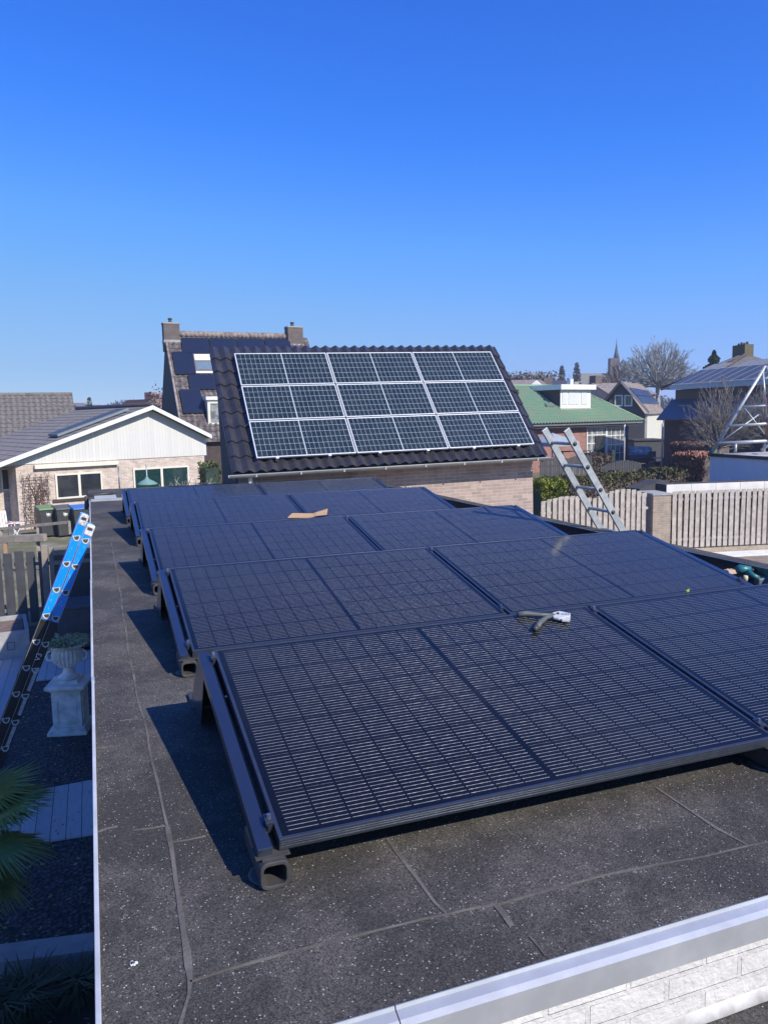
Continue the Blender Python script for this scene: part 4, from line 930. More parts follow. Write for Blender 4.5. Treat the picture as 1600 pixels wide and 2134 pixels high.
# climbing plant + bare shrub + parasol + dark lean-to shade
t = thing('wall_climber', 'leafless brown climber on a lattice at the bungalow corner', 'climber', F.o+F.ax*(xl+.35)-F.ay*.10, F.rz)
mb = MB(); random.seed(11)
for q in range(16):
    x = random.uniform(-.2,.9); p = Vector((x*.4+.2, -.02, .0)); pts = [p]
    for j in range(7): p = p+Vector((random.gauss(0,.10), random.gauss(0,.02), random.uniform(.18,.36))); pts.append(p)
    mb.tube(pts, [.016-.0015*j for j in range(8)], 4)
for q in range(160):
    p = Vector((random.uniform(-.2,.8), -.03, random.uniform(.2,2.1))); mb.tube([p, p+Vector((random.gauss(0,.12), random.gauss(0,.05)-.02, random.gauss(0,.12)))], .008, 3)
mb.build('stems', mat('reddish_brown_stem', (.20, .10, .08), .9, c2=(.12,.07,.05)), t)
mb = MB()
for i in range(5): mb.box(-.15+.22*i, -.03, .1, -.13+.22*i, -.01, 2.1)
for i in range(9): mb.box(-.2, -.034, .2+.22*i, .78, -.03, .22+.22*i)
mb.build('lattice', m_plastic, t)
bt = bare_tree('bare_shrub', 'leafless pinkish shrub in front of the bungalow right window', Vector(at(385, 1000, 27))*1.0-Vector((0,0,2.0)), 2.3, .03, 3, m_twig_p, spread=.55, trunkh=.35, n=3, first=5, rmin=.008)
t = thing('garden_parasol', 'small closed-top green parasol before the bungalow right window', 'parasol', at(307, 1003, 26)-Vector((0,0,2.05)))
MB().lathe([(.34,1.95),(.33,1.97),(.22,2.05),(.08,2.12),(.03,2.2),(.01,2.25)], n=8).build('canopy', mat('faded_teal_cloth', (.16, .30, .27), .8), t); MB().tube([(0,0,0),(0,0,2.6)], .02, 8).build('pole', m_alu_d, t)
t = thing('moss_hedge', 'narrow mossy green hedge between the bungalow and the garage', 'hedge', at(436, 985, 31)-Vector((0,0,0)))
t.location.z = 0; mb = MB(); leaves(mb, lambda: Vector((random.uniform(-.35,.35), random.uniform(-1,1), random.uniform(.1,2.4))), 1500, .10); mb.build('foliage', m_leaf, t); MB().box(-.25,-.9,0,.25,.9,2.2).build('core', m_leaf_c, t)

# wheeled bins
m_bin = mat('dark_grey_bin_plastic', (.040, .044, .047), .5, c2=(.055, .058, .06), scale=6)
def bin_(x, lid, lab):
    c = at(x, 1085, 28.1); t = thing('wheeled_bin', lab, 'bin', (c.x, c.y, 0.01), F.rz-.05, 'wheeled bins in front of the bungalow')
    mb = MB(); vs = [(-.24,-.26,.06),(.24,-.26,.06),(.24,.26,.06),(-.24,.26,.06),(-.30,-.34,1.0),(.30,-.34,1.0),(.30,.34,1.0),(-.30,.34,1.0)]
    mb.add(vs, [(0,3,2,1),(4,5,6,7),(0,1,5,4),(1,2,6,5),(2,3,7,6),(3,0,4,7)]); mb.build('body', m_bin, t, bevel=.02)
    mb = MB(); mb.add([(-.32,-.38,1.0),(.32,-.38,1.0),(.32,.36,1.0),(-.32,.36,1.0),(-.30,-.34,1.05),(.30,-.34,1.05),(.30,.34,1.12),(-.30,.34,1.12)], [(0,3,2,1),(4,5,6,7),(0,1,5,4),(1,2,6,5),(2,3,7,6),(3,0,4,7)]); mb.build('lid', lid, t, bevel=.015)
    mb = MB(); a = Vector((0, -.325, .84))
    for q in range(4):
        an = PI*q/4+.2; d_ = Vector((math.cos(an), 0, math.sin(an)))*.085; mb.bar(a-d_+Vector((0,-.001*q,0)), a+d_+Vector((0,-.001*q,0)), .02, .006, (0,1,0))
    mb.build('sticker', m_white, t)
    for s_ in (-.22, .22): MB().tube([(s_-.03,.30,.10),(s_+.03,.30,.10)], .10, 12).build('wheel', m_plastic, t)
bin_(98, mat('green_bin_lid', (.16, .27, .12), .6), 'grey wheeled bin with a faded green lid, left of the three')
bin_(133, mat('grey_bin_lid', (.10, .105, .11), .6), 'grey wheeled bin with a plain grey lid between the other two')
bin_(168, mat('blue_bin_lid', (.03, .17, .50), .5), 'grey wheeled bin with a bright blue lid, beside the ladder top')
# plastic chair and folding table
c = at(10, 1108, 27.2); t = thing('plastic_chair', 'white plastic garden chair at the left edge of the yard', 'chair', (c.x, c.y, .01), .5)
for sx in (-.22, .22):
    for sy in (-.22, .22): MB().tube([(sx*1.15, sy*1.15, 0), (sx, sy, .42)], [.02, .028], 6).build('leg', m_white, t)
MB().box(-.25, -.25, .42, .25, .25, .45).build('seat', m_white, t, bevel=.01)
mb = MB()
for i in range(6): mb.obox((-.22+.088*i, .26+.05, .72), (.055,0,0), (0,.02,0), (0,.10,.55))
mb.obox((0,.355,1.0), (.48,0,0), (0,.025,0), (0,.01,.06)); mb.build('backrest', m_white, t)
for sx in (-.27, .27): MB().tube([(sx,-.22,.42),(sx,-.22,.64),(sx,.24,.66)], .018, 6).build('armrest', m_white, t)
c = at(34, 1108, 26.8); t = thing('folding_stool', 'small folding table with a red and white top beside the plastic chair', 'table', (c.x, c.y, .01), .3)
MB().box(-.26,-.2,.68,.26,.2,.71).build('top', mat('red_white_top', (.60, .08, .09), .5, c2=(.8,.75,.73), scale=5, lo=.48, hi=.52), t)
for a, b in (((-.2,-.15,0),(.2,-.15,.68)), ((.2,-.15,0),(-.2,-.15,.68)), ((-.2,.15,0),(.2,.15,.68)), ((.2,.15,0),(-.2,.15,.68))): MB().tube([a, b], .012, 6).build('leg', m_white, t)

# ============================================================ old tiled roof, far left
F = Fr(at(-150, 952, 40), at(169, 944, 43)); z_e = F.xz(60, 946)[1]
t = thing('tiled_barn', 'long low house with a weathered grey pantile roof at the far left', 'house', F.o, F.rz)
xr = F.xz(169, 944)[0]; ry = 4.2; zr = F.onp(80, 823, (0, ry, 0), (0, 1, 0)).z; xr2 = F.onp(160, 823, (0, ry, 0), (0, 1, 0)).x
tiles('roof', (-6, ry, zr), (1,0,0), Vector((0,-ry-.3,-(zr-z_e)*(ry+.3)/ry)), xr+6, math.hypot(ry+.3, (zr-z_e)*(ry+.3)/ry), .30, .38, m_tile_o, t, amp=.045, step=.03)
MB().box(-6, 0, 0, xr-.1, .2, z_e+.1).build('wall', m_sand, t); MB().prism([(0.2,0),(2*ry,0),(2*ry,z_e),(ry,zr-.1),(0.2,z_e)], xr-.3, xr-.1, 'yz').build('gable', m_dbrick, t, fix=True)
MB().slab([Vector((-6,ry,zr)), Vector((xr,ry,zr)), Vector((xr,2*ry,z_e)), Vector((-6,2*ry,z_e))], (0,.5,1), .05).build('rear_roof', m_tile_o, t)
mb = MB(); mb.tube([(-6,ry,zr+.02),(xr,ry,zr+.02)], .12, 8); mb.build('ridge', m_tile_o, t); MB().box(-6,-.42,z_e-.16,xr,-.30,z_e-.08).build('gutter', m_zinc, t)

# ============================================================ tall house behind the garage
F = Fr(at(352, 705, 44.0), at(594, 706, 46.6)); zr = (F.xz(378, 699)[1]+F.xz(590, 704)[1])/2
t = thing('tall_house', 'tall narrow house with dark steep gable and two brick chimneys', 'house', F.o, F.rz)
TT = math.radians(52); xA = F.xz(346, 705)[0]; xB = F.xz(640, 705)[0]; run = 4.6
dn = Vector((0, -math.cos(TT), -math.sin(TT))); nn = Vector((0, -math.sin(TT), math.cos(TT))); 
tiles('roof', (xA, 0, zr), (1,0,0), dn, xB-xA, run/math.cos(TT), .28, .34, m_tile_t, t, amp=.045, step=.03)
MB().slab([Vector((xA,0,zr)), Vector((xB,0,zr)), Vector((xB,3.0,zr-3.9)), Vector((xA,3.0,zr-3.9))], (0,.8,.6), .05).build('rear_roof', m_tile_t, t)
MB().prism([(-run+.2, 0), (3.0, 0), (3.0, zr-3.9), (0, zr-.05), (-run+.2, zr-.05-(run-.2)*math.tan(TT))], xA-.02, xA+.2, 'yz').build('gable_wall', m_darkwall, t, fix=True)
MB().prism([(-run+.2, 0), (3.0, 0), (3.0, zr-3.9), (0, zr-.05), (-run+.2, zr-.05-(run-.2)*math.tan(TT))], xB-.2, xB, 'yz').build('gable_wall', m_dbrick, t, fix=True)
MB().box(xA+.2, -run+.25, 0, xB-.2, -run+.45, zr-run*math.tan(TT)).build('front_wall', m_dbrick, t)
mb = MB(); n_ = 26
for i in range(n_):
    x = xA+.75+(F.xz(600, 703)[0]-xA-.75)*i/n_; mb.tube([(x, 0, zr+.06), (x+.30, 0, zr+.09)], [.16, .20], 8)
mb.build('ridge_tiles', m_tile_b, t)
m_ch = brick('grey_brown_chimney_brick', (.17, .13, .12), (.12, .10, .09), (.15, .14, .13))
for (u0, v0, u1, v1, pot) in ((340, 673, 373, 714, 355), (597, 681, 628, 722, 609)):
    x0, z0, x1, z1 = F.rect(u0, v0, u1, v1); c = MB().box(x0, -.35, z0-.5, x1, .35, z1-.08).build('chimney', m_ch, t)
    MB().box(x0-.03, -.38, z1-.08, x1+.03, .38, z1).build('chimney_cap', m_conc, c); MB().box(x0-.02, -.37, z0-.02, x1+.02, .37, z0+.12).build('lead_flashing', m_conc, c)
    px_ = F.xz(pot, v0)[0]; mb = MB(); mb.lathe([(.12,0),(.12,.08),(.08,.10),(.08,.16),(.12,.18),(.12,.24),(.09,.27)], (px_, 0, z1), 10); mb.build('chimney_pot', m_plastic, c)
mb = MB(); mb.bar((xA-.03, .0, zr), Vector((xA-.03, 0, zr))+dn*(run/math.cos(TT)), .10, .16); mb.build('verge', m_tile_b, t)
def roofrect(F_, zr_, nn_, px): return [F_.onp(u, v, (0, 0, zr_), nn_) for u, v in px]
th_house = t
m_bpan = mat('plain_black_panel', (.010, .014, .030), .25, c2=(.014, .018, .036), coat=.8)
m_bfr = mat('thin_dark_panel_frame', (.03, .035, .05), .4, .4)
def flat_panel(F_, zr_, nn_, px, lab, grp, lift=.10):
    t = thing('roof_solar_panel', lab, 'solar panel', F_.o, F_.rz, grp); q = roofrect(F_, zr_, nn_, px); c = sum(q, Vector())/4
    MB().slab(q, nn_, .04, lift).build('frame', m_bfr, t); MB().slab([c+(p-c)*.965 for p in q], nn_, .004, lift+.041).build('glass', m_bpan, t)
gt = 'black panels on the tall house roof'
xs = [376, 434, 492, 549, 603]; xb = [380, 440, 499, 556, 611]
for i in range(4): flat_panel(F, zr, nn, [(xs[i]+1, 707+i*.6), (xs[i+1]-1, 708+i*.6), (xb[i+1]-1, 740), (xb[i]+1, 740)], '%s black panel in the row under the tall house ridge' % ['leftmost', 'second from left', 'third from left', 'rightmost'][i], gt)
flat_panel(F, zr, nn, [(358,736),(401,736),(409,782),(366,783)], 'upright black panel left of the skylight on the tall house', gt)
flat_panel(F, zr, nn, [(391,784),(446,784),(452,814),(396,814)], 'black panel directly below the skylight on the tall house', gt)
flat_panel(F, zr, nn, [(373,815),(416,814),(430,863),(383,864)], 'lowest black panel beside the white dormer on the tall house', gt)
def sl2(F_, q, nn_, t_, lf, nm, m, par): return MB().slab(roofrect(F_, zr, nn_, q), nn_, t_, lf).build(nm, m, par)
sk = sl2(F, [(401,735),(448,735),(456,781),(407,781)], nn, .10, .02, 'skylight', mat('brown_skylight_frame', (.16,.13,.13), .5), th_house)
MB().slab(roofrect(F, zr, nn, [(404,742),(448,742),(450,754),(406,754)]), nn, .02, .122).build('blind', mat('cream_blind', (.80,.78,.66), .7), sk)
MB().slab(roofrect(F, zr, nn, [(407,757),(450,757),(453,773),(410,773)]), nn, .01, .122).build('pane', mat('sky_blue_glass', (.16,.22,.27), .1, coat=1), sk)
MB().slab(roofrect(F, zr, nn, [(408,777),(452,777),(453,781),(409,781)]), nn, .02, .123).build('apron', m_white, sk)
q = F.onp(424, 830, (0,0,zr), nn); dmr = MB().box(q.x, q.y-1.1, q.z-1.5, q.x+2.0, q.y+.6, q.z-.12).build('dormer', m_cream, th_house)
MB().box(q.x-.08, q.y-1.2, q.z-.12, q.x+2.1, q.y+.6, q.z+.06).build('dormer_roof', m_white, dmr); MB().box(q.x+.14, q.y-1.112, q.z-1.3, q.x+.8, q.y-1.102, q.z-.3).build('pane', m_winlit, dmr)

# ============================================================ things far behind, left
F = Fr(at(160, 882, 58), at(250, 880, 60)); t = thing('solar_house', 'far house with a deep blue solar roof behind the old pantiles', 'house', F.o, F.rz); zr = F.onp(200, 853, (0,3,0), (0,1,0)).z; ze = F.xz(200, 888)[1]
MB().box(-1, .3, 0, 4, 7, ze).build('wall', m_red, t); MB().slab([Vector((-1,0,ze)), Vector((4,0,ze)), Vector((4,3,zr)), Vector((-1,3,zr))], (0,-.4,1), .06).build('roof', m_tile_b, t)
MB().slab([Vector((-.6,.3,ze+.1*(zr-ze))), Vector((3.6,.3,ze+.1*(zr-ze))), Vector((3.6,2.6,ze+.87*(zr-ze))), Vector((-.6,2.6,ze+.87*(zr-ze)))], (0,-.4,1), .05, .08).build('solar_field', m_bpan, t)
F = Fr(at(240, 860, 84), at(330, 855, 80)); t = thing('brick_house', 'distant red house with a group of brick chimneys above the bungalow roof', 'house', F.o, F.rz)
x0, z0, x1, z1 = F.rect(243, 833, 322, 862); MB().box(x0, 0, 0, x1, 7, z0+.3).build('wall', m_red, t); MB().prism([(x0, z0+.3), (x1+1, z0+.3), (x1-.5, z1), (x0+1.8, z1)], 0, 7).build('roof', mat('red_roof_tile', (.26,.14,.12), .9, c2=(.2,.12,.11)), t, fix=True)
for a, b, h in ((269,283,817),(285,291,820),(293,300,821),(305,313,822)):
    r_w = F.rect(a, h, b, 834); MB().box(r_w[0], 2, r_w[1]-.4, r_w[2], 2.8, r_w[3]).build('chimney', m_red, t)
def tree_cards(name, label, loc, h, w, n, m, size, shape='round', trunk=m_twig_b, group=None, lo=.15):
    t = thing(name, label, 'tree', loc, 0, group); MB().tube([(0,0,0),(0,0,h*.5),(0,0,h*.9)], [h*.02, h*.014, h*.004], 6).build('trunk', trunk, t); mb = MB()
    cl = [Vector((random.gauss(0,.33)*w, random.gauss(0,.33)*w, h*random.uniform(lo+.1, .9))) for _ in range(26)]
    def fn():
        if shape == 'cone':
            z = random.uniform(lo, 1); r = w*.5*(1-z)**.8*random.uniform(.3,1)*(1+.35*math.sin(z*70)); a = random.random()*2*PI; return Vector((r*math.cos(a), r*math.sin(a), z*h))
        if shape == 'poplar':
            z = random.uniform(.08, 1); r = w*.5*math.sin(PI*min(1,z*.95+.03))**.6*random.random(); a = random.random()*2*PI; return Vector((r*math.cos(a), r*math.sin(a), z*h))
        c = random.choice(cl); p = c+Vector((random.gauss(0,.12)*w, random.gauss(0,.12)*w, random.gauss(0,.09)*h)); k = ((p.x/w*2)**2+(p.y/w*2)**2+((p.z/h-.58)/.44)**2)
        return p if k < 1.1 else fn()
    leaves(mb, fn, n, size); mb.build('crown', m, t); return t
m_haze_g = mat('hazy_spring_foliage', (.20, .23, .16), .9, c2=(.14,.17,.13), scale=.4); m_haze_b = mat('hazy_brown_wood', (.20, .17, .14), .9, c2=(.15,.13,.11), scale=.4)  # distance haze is mixed into both foliage colours
def gl(u, v, d): p = at(u, v, d); return Vector((p.x, p.y, 0))
tree_cards('poplar_tree', 'small pale green tree standing alone above the far left roofs', gl(187, 845, 120), 7.6, 1.6, 500, m_haze_g, .35, 'poplar')
tree_cards('garden_tree', 'pale leafing tree just left of the tall house', gl(334, 850, 58), 6.9, 2.6, 900, m_haze_g, .16)
# distant strips of wood and roofs, one mass each
def wood(name, u0, u1, v0, d, n, m, size, seed, kind='stuff', vb=850):
    random.seed(seed); mb = MB(); A, B_ = at(u0, vb, d), at(u1, vb, d); H = at((u0+u1)/2, v0, d).z
    hs_ = [.84+.12*math.sin(i*.45+seed)+random.uniform(-.05,.05) for i in range(60)]
    for _ in range(n):
        f_ = random.random(); p = A.lerp(B_, f_); hh = H*hs_[int(f_*59)]*.97; p = p+Vector((random.gauss(0,1.5), random.gauss(0,1.5), 0)); p.z = hh*random.random()**.8
        a = Vector((random.gauss(0,1),random.gauss(0,1),random.gauss(0,1))).normalized()*size; b = a.cross(Vector((0,0,1))).normalized()*size*.5; mb.add([p-a, p+b, p+a, p-b], [(0,1,2,3)])
    o = mb.build(name, m); tag(o, kind=kind); return o
wood('far_wood', -400, 345, 838, 330, 16000, mat('far_wood_leaf', (.16,.17,.17), .95, c2=(.12,.13,.14), scale=.1), .8, 3)  # far leaves lightened and greyed to carry haze in their colour
wood('far_wood', 1000, 1900, 812, 340, 26000, mat('hazy_wood_leaf_b', (.19,.18,.17), .95, c2=(.14,.14,.14), scale=.1), .8, 5)
wood('bare_wood', 1030, 1150, 766, 130, 22000, m_haze_b, .30, 9)
t0 = None
random.seed(21)
for i, (u, v, w, lab) in enumerate(((172,842,26,'grey roofed house on the far left skyline'), (214,846,18,'small pale house on the far left skyline beside the poplar'), (232,848,16,'brown roofed house on the far skyline left of the brick chimneys'))):
    F = Fr(at(u, v, 200), at(u+w, v, 204)); t = thing('far_house', lab, 'house', F.o, F.rz); z1 = F.xz(u, v)[1]
    MB().box(0, 0, 0, F.w, 7, z1-1.4).build('wall', [m_red, m_conc, m_tan][i], t); MB().prism([(-.2,z1-1.4),(7.2,z1-1.4),(3.5,z1+.4)], -.2, F.w+.2, 'yz').build('roof', [m_tile_o, m_tile_o, m_tile_b][i], t, fix=True)
#@@PART4
# ============================================================ right side: fences, wall, pillar
def pline(A, B_, name, label, h, pw, gap, top=None, **k):
    return picket_fence(name, label, A, B_, h, pw, gap, m_fwood, top=top, **k)
A = at(1126, 1100, 20.6); B_ = at(1352, 1100, 21.4); A.z = B_.z = 0
L_ = (B_-A).length; nb = 22
def arch(f):
    return 1.78+.22*(math.sin(PI*min(1, max(0, f/.46)))*.45 if f < .46 else math.sin(PI*(f-.46)/.54))
picket_fence('arched_fence', 'weathered double sided picket fence with an arched top beside the garage', A, B_, 1.7, .115, .05, m_fwood, top=arch, double=True, railz=(.16,.86), jitter=.006)
A = at(1399, 1100, 22.0); B_ = at(1660, 1095, 22.6); A.z = B_.z = 0; zlo = .22
picket_fence('straight_fence', 'weathered straight picket fence under the white fascia at the right', A, B_, 1.82, .118, .055, m_fwood, double=True, railz=(.26,.88), z0=.24, jitter=.008)
t = thing('base_wall', 'low sand brick base wall under the straight picket fence', 'wall')
d_ = (B_-A).normalized(); n2 = Vector((-d_.y, d_.x, 0)); t.location = A; t.rotation_euler = (0,0,math.atan2(d_.y,d_.x))
MB().box(-.1, .03, 0, (B_-A).length, .26, .20).build('wall', m_tan, t); MB().box(-.1, -.55, 0, (B_-A).length, .02, .06).build('kerb', m_white, t)
t = thing('brick_pillar', 'sand brick gate pillar between the two weathered fences', 'pillar', at(1359, 1100, 21.3)*1.0, math.atan2(d_.y, d_.x)); t.location.z = 0
MB().box(0, 0, 0, .52, .9, 1.80).build('shaft', m_tan, t, bevel=.005); MB().box(-.02, -.02, 1.802, .54, .92, 1.85).build('coping', m_conc, t)
# carport with white fascia
P = at(1387, 1030, 22.4); Q = at(1640, 1020, 23.0); F = Fr(P, Q)
t = thing('white_carport', 'low carport with a broad white fascia board behind the picket fence', 'carport', F.o, F.rz)
z0, z1 = F.xz(1388, 1030)[1], F.xz(1388, 1010)[1]
for i in range(5):
    x = F.w*i/5*1.0; MB().box(x, -.03, z0, F.w*(i+1)/5-.012, 0, z1).build('fascia_board', mat('white_fascia', (.80,.77,.72), .6, c2=(.68,.65,.60), scale=3) if i == 0 else bpy.data.materials['white_fascia'], t)
MB().box(.0, .002, z0+.03, F.w, .62, z1-.01).build('roof', m_felt, t); MB().box(.05, .3, 0, .17, .42, z0+.02).build('post', m_fwood, t); MB().box(.1, .5, 0, F.w, .6, z0).build('wall', m_dbrick, t)
t = thing('shadow_canopy', 'sagging shed roof, coloured dark for the shadow shape between the hedge and the brick pillar', 'shed', at(1345, 1035, 24), math.radians(5)); t.location.z = 0  # canopy coloured dark to stand for a shadow shape
MB().box(-.2, 0, 0, .75, .1, 1.65).build('wall', m_kwood, t); mb = MB(); mb.prism([(-.35,1.66),(.85,1.66),(.85,1.93),(.45,1.95),(.15,1.86),(-.35,1.74)], -.1, .5); mb.build('roof', m_darkwall, t, fix=True)

# white flat-roofed garage and the scaffold frame on it
F = Fr(at(1479, 945, 28.6), at(1640, 961, 25.2)); za = F.xz(1480, 945)[1]
t = thing('flat_garage', 'flat roofed garage at the right edge, its white side wall tinted blue for shade', 'garage', F.o, F.rz)
MB().box(0, 0, 0, F.w, .1, za-.12).build('wall', mat('shade_tinted_white_render', (.62,.66,.72), .7, c2=(.56,.6,.66), scale=2), t); MB().box(0, .1, 0, .1, 5, za-.12).build('wall', bpy.data.materials['shade_tinted_white_render'], t)  # bluish tint puts the wall's shade into its white colour
MB().box(-.03, -.03, za-.12, F.w, 5.5, za-.02).build('roof', mat('pale_roof_sheet', (.50,.47,.44), .8, c2=(.38,.36,.34), scale=2), t); MB().box(-.05, -.06, za-.10, F.w, -.031, za+.01).build('edge_trim', m_darkwall, t)
ff = F
t = thing('scaffold_frame', 'triangular frame of grey aluminium tubes standing on the flat garage', 'scaffold')
def tb(nm, a, b, r, d1=27.6, d2=27.6, m=None): MB().tube([at(*a, d1), at(*b, d2)], r, 8).build(nm, m or m_alu_d, t)
tb('leg', (1484,941), (1594,763), .060, 28.0, 27.6); tb('leg', (1594,763), (1660,880), .055, 27.6, 26.9); tb('strut', (1588,768), (1597,870), .035)
tb('rail', (1497,924), (1640,917), .060); tb('strut', (1532,925), (1531,942), .045); tb('rail', (1518,888), (1640,880), .050); tb('rail', (1546,848), (1640,843), .038)
tb('brace', (1499,922), (1580,864), .022); tb('brace', (1550,850), (1592,904), .022); tb('leg', (1586,938), (1640,895), .060); tb('strut', (1597,822), (1600,925), .03, m=mat('red_paint', (.45,.10,.07), .6))
MB().lathe([(.13,0),(.15,.04),(.12,.12),(.07,.2)], at(1484,946,28.2), 12).build('foot', mat('green_foot', (.08,.16,.12), .6), t)

# hedges
def hedge(name, label, A, B_, dep, h, n, size, m, mc, top_m=None, wav=.05):
    A, B_ = Vector(A), Vector(B_); A.z = B_.z = 0; d = B_-A; t = thing(name, label, 'hedge', A, math.atan2(d.y, d.x)); L_ = d.length
    hf = lambda x: h+wav*math.sin(x*2.3)+wav*.5*math.sin(x*7)
    mb = MB(); 
    def fn():
        x = random.uniform(0, L_); y = random.gauss(0,.03) if random.random() < .45 else random.uniform(0, dep); z = random.uniform(.1, hf(x)) if y < .08 else hf(x)+random.gauss(0,.03)
        return Vector((x, y, z))
    leaves(mb, fn, n, size); mb.build('foliage', m, t)
    if top_m:
        mb = MB(); leaves(mb, lambda: Vector((lambda x: (x, random.uniform(-.03, dep), hf(x)+random.gauss(.0,.05)-abs(random.gauss(0,.10))))(random.uniform(0,L_))), int(n*.7), size); mb.build('top_foliage', top_m, t)
    mb = MB(); mb.box(.06, .08, 0, L_-.06, dep-.08, h-.10); mb.build('core', mc, t); return t
hedge('clipped_hedge', 'long clipped hedge, brown below and green on top, behind the arched fence', at(1165, 1040, 27.0), at(1432, 1035, 31.0), 1.1, 1.72, 11000, .07, m_leaf_b, m_twig_b, m_leaf)
hedge('ivy_hedge', 'bright yellow green bushy hedge against the garage corner', at(1128, 1060, 23.2), at(1182, 1060, 23.4), .9, 1.98, 2600, .07, m_leaf_y, m_leaf_c, m_leaf_y)
hedge('copper_hedge', 'copper brown beech hedge in front of the dark brick house', at(1402, 985, 38.5), at(1466, 985, 36.5), 1.6, 1.95, 3200, .12, m_leaf_r, m_twig_b)
hedge('copper_hedge', 'higher and darker brown hedge left of the flat garage', at(1392, 965, 43), at(1484, 965, 40), 1.2, 2.25, 2600, .12, mat('dull_copper_leaf', (.19,.09,.07), .8, c2=(.12,.07,.06)), m_twig_b)
hedge('russet_hedge', 'small russet hedge under the white garden windows', at(1222, 968, 50), at(1276, 968, 50.5), 1.0, 1.35, 1600, .10, m_leaf_b, m_twig_b)
# black garden fences
A = at(1124, 980, 41); B_ = at(1236, 985, 43); A.z = B_.z = 0
picket_fence('garden_fence', 'black arched garden fence seen through the silver ladder', A, B_, 1.7, .12, .03, m_kwood, top=lambda f: 1.62+.16*math.sin(PI*((f*2) % 1)), jitter=.01)
A = at(1250, 985, 42); B_ = at(1336, 985, 44); A.z = B_.z = 0
picket_fence('garden_fence', 'low black arched garden fence in front of the pink patio', A, B_, 1.2, .12, .03, m_kwood, top=lambda f: 1.15+.25*math.sin(PI*f), jitter=.01)
A = at(1420, 1010, 27.5); B_ = at(1500, 1010, 26.8); A.z = B_.z = 0
picket_fence('garden_fence', 'black arched fence panel between the copper hedge and the flat garage', A, B_, 1.5, .12, .03, m_kwood, top=lambda f: 1.38+.18*math.sin(PI*f), jitter=.01)
patch('patio', [gz(1225, 990), gz(1420, 990), gz(1405, 961), gz(1215, 961)], .03, mat('pink_patio_paving', (.42,.25,.22), .9, c2=(.34,.22,.20), scale=1), .02)

# ============================================================ green-roofed bungalow
F = Fr(at(1105, 886, 52.5), at(1338, 877, 59.5)); ze = (F.xz(1110, 885)[1]+F.xz(1330, 877)[1])/2
t = thing('green_roofed_bungalow', 'red brick bungalow with a mossy green tiled hip roof and a white dormer', 'house', F.o, F.rz); GH = t
xR = F.xz(1341, 877)[0]; ry = 4.5
qr = F.onp(1190, 806, (0, ry, 0), (0,1,0)); zr = qr.z; xr_ = qr.x
xw = F.xz(1300, 920, .5)[0]; xL = -4.0
MB().box(xL, .5, 0, xw, .7, ze).build('front_wall', m_red, t)
MB().box(xw-.2, .7, 0, xw, 8.4, ze).build('side_wall', m_red, t)
S0 = Vector((xL,0,ze)); S1 = Vector((xR,0,ze)); S2 = Vector((xr_,ry,zr)); S3 = Vector((xL,ry,zr)); S4 = Vector((xR,2*ry,ze))
dn = (S0-S3).normalized(); nn = Vector((1,0,0)).cross(dn); nn = -nn if nn.z < 0 else nn; nn.normalize()
o = tiles('roof', S3, (1,0,0), dn, xR-xL, (S0-S3).length, .30, .40, m_tile_g, t, amp=.085, step=.05)
# trim the sheet along the hip
bm = bmesh.new(); bm.from_mesh(o.data); hd = (S1-S2).normalized(); hn = hd.cross(nn).normalized()
if hn.x < 0: hn = -hn
bmesh.ops.bisect_plane(bm, geom=bm.verts[:]+bm.edges[:]+bm.faces[:], plane_co=S2, plane_no=hn, clear_outer=True); bm.to_mesh(o.data); bm.free()
n3 = (S4-S1).cross(S2-S1).normalized(); n3 = -n3 if n3.z < 0 else n3
MB().slab([S1, S4, S2], n3, .05, 0).build('hip_roof', m_tile_g, t)
MB().slab([S3+Vector((0,.02,0)), S2+Vector((0,.02,0)), S4, Vector((xL,2*ry,ze))], Vector((0,.5,.8)), .05, 0).build('rear_roof', m_tile_g, t)
MB().tube([S3+Vector((0,0,.06)), S2+Vector((0,0,.06))], .10, 6).build('ridge', m_tile_g, t); MB().tube([S2+Vector((0,0,.06)), S1+Vector((0,0,.06))], .09, 6).build('ridge', m_tile_g, t)
MB().box(xL, -.12, ze-.14, xR, -.02, ze-.04).build('gutter', m_zinc, t); MB().box(xL, .0, ze-.30, xw+.9, .48, ze-.15).build('soffit', m_darkwall, t)
# glazed garden doors
window(t, F, (1221, 889, 1262, 958), .5, m_white, m_winlit, 4, 4, fw=.10, muntin=.06); window(t, F, (1262, 889, 1299, 962), .5, m_white, m_winlit, 4, 4, fw=.10, muntin=.06)
MB().box(*(lambda w: (w[0]+.1, .40, w[1]+.1, w[0]+(w[2]-w[0])*.95, .43, w[3]-.6))(F.rect(1236, 891, 1258, 950, .5))).build('dark_pane', m_win, t)
MB().box(xw+.02, 1.2, 0, xw+1.4, 1.4, ze-.15).build('porch_wall', m_dbrick, t)
